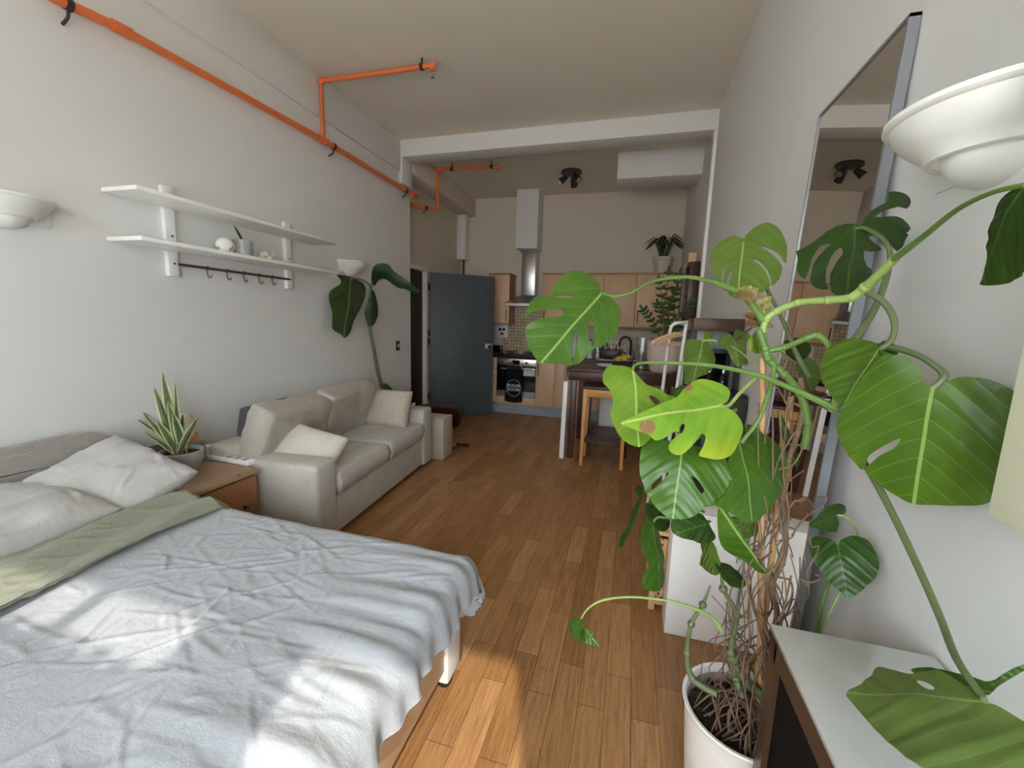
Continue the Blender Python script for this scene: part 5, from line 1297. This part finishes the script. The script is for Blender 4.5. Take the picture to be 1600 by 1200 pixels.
l2 = L_([(1162, 371), (1155, 368), (1147, 365), (1135, 367), (1122, 376), (1113, 388), (1110, 402), (1113, 420), (1120, 433), (1126, 443), (1127, 430), (1131, 417), (1138, 408), (1134, 420), (1130, 433), (1131, 447), (1133, 450), (1135, 438), (1140, 427), (1144, 422), (1142, 432), (1138, 443), (1137, 453), (1143, 458), (1153, 462), (1167, 460), (1180, 458), (1190, 452), (1203, 442), (1201, 430), (1193, 418), (1178, 408), (1180, 405), (1188, 408), (1200, 420), (1205, 433), (1206, 441), (1217, 430), (1222, 413), (1210, 400), (1198, 392), (1188, 387), (1193, 385), (1210, 391), (1220, 398), (1228, 407), (1230, 383), (1225, 367), (1217, 353), (1208, 347), (1198, 345), (1183, 350), (1172, 359), (1165, 366)], (1162, 373), (1152, 462), [(1162, 373, 1.35), (1152, 462, 1.25), (1228, 380, 1.30)], 'olive', seed=2, sm=2, fold=0.08)
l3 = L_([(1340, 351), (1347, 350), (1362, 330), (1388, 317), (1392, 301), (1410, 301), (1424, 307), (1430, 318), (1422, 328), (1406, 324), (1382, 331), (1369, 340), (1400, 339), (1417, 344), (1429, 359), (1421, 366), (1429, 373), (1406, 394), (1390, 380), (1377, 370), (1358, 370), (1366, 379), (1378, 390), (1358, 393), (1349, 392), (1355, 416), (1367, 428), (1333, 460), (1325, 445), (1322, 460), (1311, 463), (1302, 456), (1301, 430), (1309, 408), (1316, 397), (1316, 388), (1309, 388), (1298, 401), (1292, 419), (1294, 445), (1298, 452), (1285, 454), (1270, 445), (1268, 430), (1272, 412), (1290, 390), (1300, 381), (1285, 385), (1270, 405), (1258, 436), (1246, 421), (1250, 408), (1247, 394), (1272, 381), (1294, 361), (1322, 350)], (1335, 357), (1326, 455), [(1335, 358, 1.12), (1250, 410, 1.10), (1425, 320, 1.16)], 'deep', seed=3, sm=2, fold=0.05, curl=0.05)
l4 = L_([(989, 576), (973, 568), (955, 568), (944, 580), (944, 597), (955, 610), (959, 625), (956, 645), (965, 667), (977, 685), (1001, 696), (1018, 684), (1035, 668), (1070, 655), (1080, 640), (1062, 620), (1044, 616), (1032, 609), (1010, 601), (999, 590)], (989, 577), (1001, 695), [(989, 576, 1.10), (1001, 696, 0.98), (1044, 620, 1.08)], 'bright', [[(1014, 619), (1022, 619), (1032, 626), (1027, 631), (1019, 626)]], seed=4, fold=0.12)
l5 = L_([(1127, 632), (1137, 627), (1145, 610), (1137, 597), (1120, 589), (1102, 586), (1087, 592), (1072, 605), (1060, 618), (1040, 627), (1022, 635), (997, 645), (975, 656), (995, 667), (1015, 676), (1027, 685), (1040, 683), (1055, 674), (1064, 675), (1050, 690), (1052, 700), (1067, 707), (1080, 700), (1092, 685), (1100, 675), (1106, 681), (1102, 697), (1098, 708), (1110, 713), (1130, 715), (1150, 707), (1162, 690), (1168, 670), (1160, 652), (1145, 640)], (1125, 633), (977, 656), [(1125, 632, 0.98), (977, 656, 0.86), (1130, 715, 0.90)], 'yellow', [[(1063, 668), (1068, 661), (1072, 664), (1070, 672), (1065, 676)]], seed=5, fold=0.2)
l6 = L_([(1065, 695), (1040, 684), (1022, 682), (1005, 692), (1000, 715), (1000, 740), (1007, 760), (1011, 772), (1015, 778), (1025, 792), (1040, 805), (1050, 810), (1072, 810), (1090, 803), (1100, 792), (1115, 790), (1132, 777), (1145, 755), (1144, 735), (1130, 712), (1100, 698)], (1066, 700), (1052, 809), [(1065, 700, 1.02), (1052, 810, 0.94), (1144, 735, 1.0)], 'mid', [[(1017, 760), (1025, 750), (1040, 738), (1045, 740), (1037, 748), (1022, 763)], [(1080, 744), (1090, 750), (1100, 765), (1095, 770), (1085, 755)]], seed=6)
l7 = L_([(1167, 664), (1182, 660), (1202, 669), (1220, 687), (1235, 715), (1236, 750), (1228, 772), (1212, 797), (1195, 812), (1177, 815), (1157, 805), (1140, 795), (1125, 787), (1140, 770), (1145, 745), (1138, 720), (1152, 700), (1160, 680)], (1157, 690), (1184, 814), [(1160, 690, 1.06), (1184, 814, 0.98), (1236, 740, 1.10)], 'mid', seed=7, curl=0.2)
lA = L_([(1374, 546), (1368, 536), (1356, 530), (1331, 526), (1302, 534), (1284, 554), (1280, 585), (1294, 613), (1312, 634), (1330, 640), (1360, 630), (1392, 600), (1402, 570), (1390, 552)], (1372, 546), (1315, 633), [(1372, 545, 0.96), (1282, 580, 1.0), (1330, 640, 0.93)], 'big', seed=8)
lB = L_([(1458, 604), (1444, 599), (1433, 574), (1419, 560), (1402, 555), (1380, 556), (1350, 585), (1318, 630), (1306, 655), (1304, 672), (1314, 698), (1331, 721), (1344, 736), (1351, 724), (1358, 711), (1382, 696), (1402, 686), (1407, 687), (1396, 701), (1373, 713), (1356, 728), (1349, 738), (1373, 761), (1402, 779), (1424, 789), (1460, 791), (1500, 793), (1538, 790), (1570, 770), (1595, 720), (1600, 660), (1585, 618), (1576, 607), (1543, 593), (1506, 589), (1481, 595), (1464, 602)], (1458, 605), (1426, 788), [(1458, 605, 0.84), (1310, 670, 0.93), (1540, 740, 0.80)], 'big', [[(1501, 688), (1506, 692), (1508, 696), (1503, 694)]], seed=9, fold=0.06, curl=0.06, sm=3)
lb = L_([(1376, 552), (1374, 538), (1384, 529), (1397, 534), (1402, 546), (1401, 554)], (1400, 552), (1380, 531), [(1376, 552, 0.95), (1402, 554, 0.95), (1384, 529, 1.0)], 'deep', seed=10)
l9 = L_([(1540, 1092), (1520, 1080), (1502, 1066), (1476, 1050), (1460, 1043), (1440, 1044), (1420, 1047), (1388, 1033), (1364, 1026), (1354, 1042), (1340, 1058), (1316, 1072), (1326, 1088), (1360, 1128), (1388, 1154), (1420, 1180), (1460, 1200), (1520, 1232), (1600, 1250), (1660, 1200), (1640, 1140), (1600, 1119), (1560, 1100)], (1538, 1094), (1317, 1072), [(1538, 1094, 0.58), (1317, 1072, 0.66), (1460, 1200, 0.50)], 'under', [[(1428, 1057), (1440, 1060), (1456, 1069), (1457, 1074), (1446, 1072), (1434, 1064)]], seed=11, fold=0.10, sm=3)
l9b = L_([(1420, 1049), (1445, 1043), (1475, 1048), (1520, 1060), (1546, 1066), (1570, 1052), (1592, 1044), (1600, 1049), (1580, 1060), (1560, 1072), (1550, 1082), (1540, 1086), (1500, 1078), (1450, 1064)], (1540, 1080), (1420, 1050), [(1540, 1084, 0.62), (1420, 1049, 0.68), (1592, 1044, 0.60)], 'deep', seed=12, fold=0.1)
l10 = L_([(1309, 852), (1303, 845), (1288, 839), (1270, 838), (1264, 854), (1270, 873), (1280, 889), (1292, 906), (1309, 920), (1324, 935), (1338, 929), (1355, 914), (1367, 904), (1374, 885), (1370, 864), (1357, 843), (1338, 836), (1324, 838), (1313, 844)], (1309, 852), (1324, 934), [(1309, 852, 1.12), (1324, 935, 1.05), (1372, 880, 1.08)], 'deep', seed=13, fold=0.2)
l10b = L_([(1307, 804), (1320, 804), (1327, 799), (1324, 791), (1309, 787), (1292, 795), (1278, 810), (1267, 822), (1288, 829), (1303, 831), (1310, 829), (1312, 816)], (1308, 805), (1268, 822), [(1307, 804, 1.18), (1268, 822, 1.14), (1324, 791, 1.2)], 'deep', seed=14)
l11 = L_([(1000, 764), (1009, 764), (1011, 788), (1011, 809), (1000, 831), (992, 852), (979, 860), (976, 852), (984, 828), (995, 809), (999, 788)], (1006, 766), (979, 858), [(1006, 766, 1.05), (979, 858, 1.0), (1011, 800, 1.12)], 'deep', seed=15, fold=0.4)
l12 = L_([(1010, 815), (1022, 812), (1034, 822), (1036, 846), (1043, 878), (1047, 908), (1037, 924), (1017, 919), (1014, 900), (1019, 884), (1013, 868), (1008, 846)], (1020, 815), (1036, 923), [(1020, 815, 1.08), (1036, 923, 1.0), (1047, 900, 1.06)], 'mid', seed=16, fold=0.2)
l13 = L_([(1010, 786), (1025, 790), (1042, 804), (1052, 812), (1045, 828), (1030, 827), (1013, 808)], (1012, 790), (1048, 824), [(1012, 790, 1.10), (1048, 824, 1.12), (1042, 804, 1.14)], 'deep', seed=17)
l14 = L_([(1056, 809), (1093, 800), (1109, 822), (1120, 841), (1099, 850), (1083, 844), (1067, 841), (1054, 831)], (1110, 815), (1057, 835), [(1110, 815, 1.08), (1057, 835, 1.02), (1099, 849, 1.05)], 'deep', seed=18)
l15 = L_([(1093, 848), (1109, 843), (1121, 866), (1121, 894), (1109, 897), (1091, 881), (1096, 865)], (1110, 846), (1112, 896), [(1110, 846, 1.12), (1112, 896, 1.08), (1091, 881, 1.14)], 'olive', seed=19)
l16 = L_([(1124, 797), (1134, 800), (1147, 818), (1165, 843), (1179, 867), (1189, 884), (1201, 896), (1188, 898), (1168, 882), (1144, 871), (1128, 855), (1123, 833)], (1199, 896), (1127, 800), [(1199, 896, 1.05), (1127, 800, 0.98), (1128, 855, 1.02)], 'mid', seed=20, fold=0.3)
l17 = L_([(1119, 881), (1133, 878), (1157, 891), (1168, 905), (1163, 916), (1144, 914), (1130, 903)], (1120, 884), (1166, 912), [(1120, 884, 1.06), (1166, 912, 1.06), (1144, 914, 1.02)], 'deep', seed=21)
l18 = L_([(1144, 806), (1184, 818), (1182, 833), (1165, 841), (1152, 831)], (1184, 820), (1150, 812), [(1184, 820, 1.15), (1144, 806, 1.15), (1165, 841, 1.12)], 'olive', seed=22)
l20 = L_([(1097, 532), (1082, 529), (1072, 535), (1070, 560), (1071, 577), (1072, 596), (1078, 599), (1095, 588), (1107, 583), (1104, 573), (1110, 580), (1117, 570), (1118, 558), (1112, 543), (1106, 535), (1113, 530), (1114, 520), (1104, 518), (1099, 526)], (1098, 533), (1084, 597), [(1098, 533, 1.5), (1084, 597, 1.45), (1118, 560, 1.5)], 'olive', seed=23)
l21 = L_([(1147, 529), (1147, 515), (1157, 515), (1172, 523), (1166, 535), (1166, 553), (1167, 568), (1157, 570), (1152, 573), (1144, 566), (1137, 547), (1123, 538), (1120, 531), (1128, 522), (1140, 521)], (1148, 531), (1153, 572), [(1148, 531, 1.42), (1153, 572, 1.38), (1122, 532, 1.45)], 'olive', seed=24)
l22 = L_([(1180, 519), (1174, 528), (1173, 540), (1178, 549), (1187, 552), (1194, 545), (1192, 532), (1187, 521)], (1181, 520), (1184, 551), [(1181, 520, 1.2), (1184, 551, 1.18), (1193, 538, 1.22)], 'yellow', seed=25)
l23 = L_([(1156, 460), (1166, 447), (1181, 447), (1190, 458), (1188, 465), (1207, 463), (1209, 484), (1199, 497), (1211, 512), (1194, 510), (1177, 511), (1168, 501), (1168, 492), (1175, 480), (1170, 469)], (1192, 509), (1170, 450), [(1192, 509, 1.16), (1170, 450, 1.12), (1207, 470, 1.18)], 'dead', seed=26, wave=0.008)
l24 = L_([(1602, 288), (1575, 305), (1555, 325), (1541, 350), (1537, 385), (1535, 410), (1520, 438), (1517, 444), (1545, 446), (1575, 432), (1605, 412), (1660, 380), (1665, 310), (1630, 288)], (1602, 289), (1520, 443), [(1602, 289, 0.62), (1520, 443, 0.70), (1600, 400, 0.60)], 'deep', seed=27)
l25 = L_([(1052, 606), (1060, 600), (1072, 603), (1070, 615), (1055, 624), (1046, 618)], (1070, 604), (1048, 620), [(1070, 604, 1.5), (1048, 620, 1.5), (1055, 624, 1.45)], 'mid', seed=28)
l26 = L_([(908, 966), (896, 963), (886, 974), (890, 988), (897, 1001), (904, 1001), (906, 988), (912, 975)], (908, 967), (898, 1001), [(908, 967, 1.02), (898, 1001, 0.98), (886, 975, 1.05)], 'mid', seed=29)
l27 = L_([(911, 977), (906, 985), (909, 1000), (922, 1008), (936, 1010), (930, 996), (921, 985)], (911, 978), (935, 1009), [(911, 978, 1.02), (935, 1009, 0.98), (908, 1000, 1.0)], 'mid', seed=30)
l28 = L_([(1215, 640), (1222, 650), (1240, 690), (1250, 725), (1240, 735), (1228, 700), (1218, 668)], (1216, 642), (1244, 732), [(1216, 642, 1.12), (1244, 732, 1.18), (1250, 700, 1.15)], 'deep', seed=31)
l29 = L_([(1225, 535), (1245, 530), (1262, 545), (1258, 560), (1238, 566), (1226, 552)], (1228, 538), (1258, 560), [(1228, 538, 1.25), (1258, 560, 1.22), (1238, 566, 1.28)], 'deep', seed=32)
l30 = L_([(1243, 560), (1262, 556), (1280, 575), (1278, 600), (1262, 612), (1248, 590)], (1246, 563), (1270, 610), [(1246, 563, 1.3), (1270, 610, 1.25), (1280, 580, 1.28)], 'olive', seed=33)

def S_(leaf, pts, r, m='stem'): return stalk(leaf, pts, r, M[m])
S_(l1, [(1194, 503, 1.12), (1170, 470, 1.15), (1150, 455, 1.18), (1110, 440, 1.22), (1070, 433, 1.26), (1020, 440, 1.29), (985, 458, 1.31), (960, 463, 1.31), (940, 458, 1.30)], [0.010, 0.009, 0.008, 0.006, 0.005, 0.0045, 0.004, 0.004, 0.005])
S_(l2, [(1265, 590, 1.14), (1243, 550, 1.18), (1225, 505, 1.24), (1197, 450, 1.30), (1178, 415, 1.33), (1162, 374, 1.35)], [0.006, 0.006, 0.005, 0.0045, 0.004, 0.0035], 'stemgrey')
S_(l3, [(1318, 560, 1.04), (1340, 525, 1.05), (1368, 480, 1.08), (1386, 430, 1.11), (1390, 392, 1.14), (1375, 370, 1.14), (1350, 356, 1.13), (1335, 357, 1.12)], [0.007, 0.007, 0.0065, 0.006, 0.005, 0.005, 0.004, 0.004], 'stemgrey')
S_(l4, [(1310, 640, 1.0), (1270, 622, 1.02), (1230, 604, 1.05), (1180, 585, 1.08), (1110, 571, 1.11), (1040, 567, 1.12), (1005, 567, 1.12), (992, 571, 1.11), (989, 578, 1.10)], [0.009, 0.007, 0.006, 0.006, 0.005, 0.0045, 0.004, 0.004, 0.004])
S_(l5, [(1185, 587, 1.10), (1160, 610, 1.05), (1138, 634, 1.0), (1125, 633, 0.98)], 0.004, 'stemlight')
S_(l7, [(1212, 560, 1.12), (1205, 600, 1.10), (1190, 645, 1.07), (1180, 664, 1.065), (1158, 692, 1.06)], 0.005, 'stem')
S_(l6, [(1150, 640, 1.15), (1120, 660, 1.1), (1090, 685, 1.06), (1066, 701, 1.03)], 0.004, 'stem')
S_(lA, [(1350, 455, 0.98), (1376, 468, 0.97), (1393, 490, 0.96), (1398, 515, 0.955), (1390, 535, 0.95), (1374, 546, 0.955)], [0.006, 0.006, 0.0055, 0.005, 0.005, 0.005], 'stemgrey')
S_(lB, [(1360, 540, 1.0), (1402, 545, 0.93), (1440, 558, 0.88), (1468, 577, 0.85), (1475, 588, 0.84), (1468, 598, 0.838), (1458, 606, 0.84)], [0.006, 0.006, 0.0055, 0.0055, 0.006, 0.006, 0.007], 'stemgrey')
S_(l9, [(1330, 690, 1.0), (1375, 765, 0.92), (1420, 855, 0.82), (1465, 955, 0.72), (1495, 1030, 0.64), (1538, 1093, 0.58)], [0.006, 0.006, 0.0055, 0.005, 0.0045, 0.004], 'stemgrey')
S_(l10, [(1276, 992, 1.16), (1283, 950, 1.15), (1296, 905, 1.16), (1309, 853, 1.13)], [0.006, 0.005, 0.0045, 0.004], 'stem')
S_(l10b, [(1282, 990, 1.16), (1300, 950, 1.17), (1330, 890, 1.2), (1341, 845, 1.2), (1334, 820, 1.19), (1320, 807, 1.18), (1308, 805, 1.18)], 0.003, 'stemlight')
S_(l26, [(1127, 985, 1.08), (1118, 970, 1.08), (1095, 955, 1.07), (1050, 940, 1.06), (990, 933, 1.05), (945, 937, 1.04), (920, 950, 1.03), (908, 967, 1.02)], [0.005, 0.005, 0.0045, 0.0035, 0.003, 0.003, 0.0025, 0.002], 'stemlight')
S_(l12, [(1110, 815, 1.12), (1060, 812, 1.10), (1030, 808, 1.09), (1020, 816, 1.08)], 0.0035, 'stem')
S_(l11, [(1100, 800, 1.14), (1050, 780, 1.10), (1015, 765, 1.06), (1006, 767, 1.05)], 0.0035, 'stem')
S_(l20, [(1180, 570, 1.3), (1150, 545, 1.4), (1115, 532, 1.48), (1098, 533, 1.5)], 0.0035, 'stemlight')
S_(l21, [(1200, 497, 1.2), (1175, 512, 1.3), (1148, 531, 1.42)], 0.003, 'root')
S_(l16, [(1200, 897, 1.05), (1210, 880, 1.06)], 0.004, 'stem')

# climbing vines: thick green stems with nodes
def vine(pts, r, m, name='vine'):
    P = [at(a, b, y=c) for a, b, c in pts]; bm = tube(bmesh.new(), P, r, 12, smooth=6); end = P[-1]
    for q in P[1:-1]: sphere(bm, q, (r if not isinstance(r, list) else r[1]) * 1.22, n=12)
    return obj(name, bm, m, mo)
vine([(1162, 1090, 1.06), (1150, 1060, 1.08), (1142, 1020, 1.09), (1150, 960, 1.10), (1130, 920, 1.10), (1128, 880, 1.1)], [0.009, 0.009, 0.007, 0.006, 0.005, 0.003], M['stemgrey'])
vine([(1120, 1085, 1.03), (1082, 1060, 1.05), (1074, 1020, 1.06), (1080, 975, 1.07), (1098, 945, 1.08), (1110, 915, 1.09)], [0.008, 0.008, 0.006, 0.005, 0.004, 0.002], M['stemgrey'])
vine([(1195, 1090, 1.05), (1170, 1070, 1.07), (1158, 1055, 1.08), (1146, 1030, 1.09), (1140, 1000, 1.1)], [0.012, 0.012, 0.009, 0.007, 0.005], M['stemgrey'])
vine([(1200, 1010, 1.1), (1214, 960, 1.12), (1206, 915, 1.11), (1222, 880, 1.12), (1228, 840, 1.13), (1222, 780, 1.14), (1232, 720, 1.14), (1245, 680, 1.13), (1256, 630, 1.12), (1250, 590, 1.12)], 0.0065, M['root'], 'woody_stem')
vine([(1256, 700, 1.13), (1262, 660, 1.12), (1250, 615, 1.12), (1225, 585, 1.12), (1200, 560, 1.12), (1196, 545, 1.12), (1186, 515, 1.12)], 0.009, M['stem'])
vine([(1192, 520, 1.12), (1197, 500, 1.12), (1215, 486, 1.11), (1248, 473, 1.08), (1295, 469, 1.03), (1330, 466, 0.99)], [0.007, 0.0075, 0.0075, 0.0075, 0.0075, 0.0085], M['stemlight'])
vine([(1330, 466, 0.99), (1352, 449, 0.97), (1400, 402, 0.90)], [0.009, 0.009, 0.007], M['stemlight'])
S_(l24, [(1398, 404, 0.90), (1440, 372, 0.82), (1495, 328, 0.73), (1550, 301, 0.66), (1602, 289, 0.62)], [0.006, 0.0045, 0.0035, 0.003, 0.003], 'stem')
vine([(1200, 548, 1.12), (1225, 543, 1.11), (1262, 528, 1.08), (1280, 525, 1.07), (1300, 545, 1.05)], 0.0065, M['stem'])
vine([(1300, 640, 1.0), (1310, 618, 1.02), (1296, 560, 1.05)], 0.010, M['stemlight'])
# bamboo canes
for a, b in (((1187, 1130, 1.08), (1192, 560, 1.16)), ((1176, 1120, 1.09), (1236, 620, 1.2))):
    P0, P1 = at(*a[:2], y=a[2]), at(*b[:2], y=b[2]); bm = tube(bmesh.new(), [P0, P1], 0.0075, 10)
    for k in range(1, 9): q = P0 + (P1 - P0) * k / 9; sphere(bm, q, 0.0088, n=10)
    obj('cane', bm, M['bamboo'], mo)
# aerial roots: hanging from the stems into the pot, one tangled mass
bm = bmesh.new(); rr = random.Random(11)
for k in range(36):
    sx = rr.uniform(1160, 1260); sy = rr.uniform(600, 900) if k < 18 else rr.uniform(860, 980); y0_ = rr.uniform(1.06, 1.16)
    if k % 4 == 0: sx = rr.uniform(1095, 1180); sy = rr.uniform(900, 980)
    A = at(sx, sy, y=y0_); a = rr.uniform(0, 6.28); q = math.sqrt(rr.random()) * 0.12; B = PC + Vector((q * math.cos(a), q * math.sin(a), PZ - 0.045))
    P = [A]; n_ = 6
    for j in range(1, n_): P.append(A + (B - A) * j / n_ + Vector((rr.uniform(-0.035, 0.035), rr.uniform(-0.03, 0.03), rr.uniform(-0.02, 0.02))))
    P.append(B); tube(bm, P, rr.uniform(0.0010, 0.0024), 5, smooth=4)
for k in range(26):
    a = rr.uniform(0, 6.28); b = a + rr.uniform(1.2, 3.5); r1 = rr.uniform(0.06, 0.128); r2 = rr.uniform(0.05, 0.128)
    A = PC + Vector((r1 * math.cos(a), r1 * math.sin(a), PZ - 0.03)); B = PC + Vector((r2 * math.cos(b), r2 * math.sin(b), PZ - 0.03))
    Mi = (A + B) / 2 + Vector((rr.uniform(-0.04, 0.04), rr.uniform(-0.04, 0.04), rr.uniform(0.0, 0.06))); tube(bm, [A, Mi, B], rr.uniform(0.0014, 0.003), 5, smooth=6)
for k in range(24):
    A = at(rr.uniform(1190, 1285), rr.uniform(530, 900), y=rr.uniform(1.08, 1.2)); P = [A]
    for j in range(4): P.append(P[-1] + Vector((rr.uniform(-0.035, 0.035), rr.uniform(-0.02, 0.02), rr.uniform(-0.06, 0.01))))
    P = [Vector((min(p_.x, 0.52), p_.y, p_.z)) for p_ in P]
    tube(bm, P, rr.uniform(0.0012, 0.0026), 5, smooth=4)
o = obj('aerial_roots', bm, M['root'], mo); o['kind'] = 'stuff'; o['label'] = 'tangle of thin brown aerial roots'
print('verts', sum(len(m.vertices) for m in bpy.data.meshes))
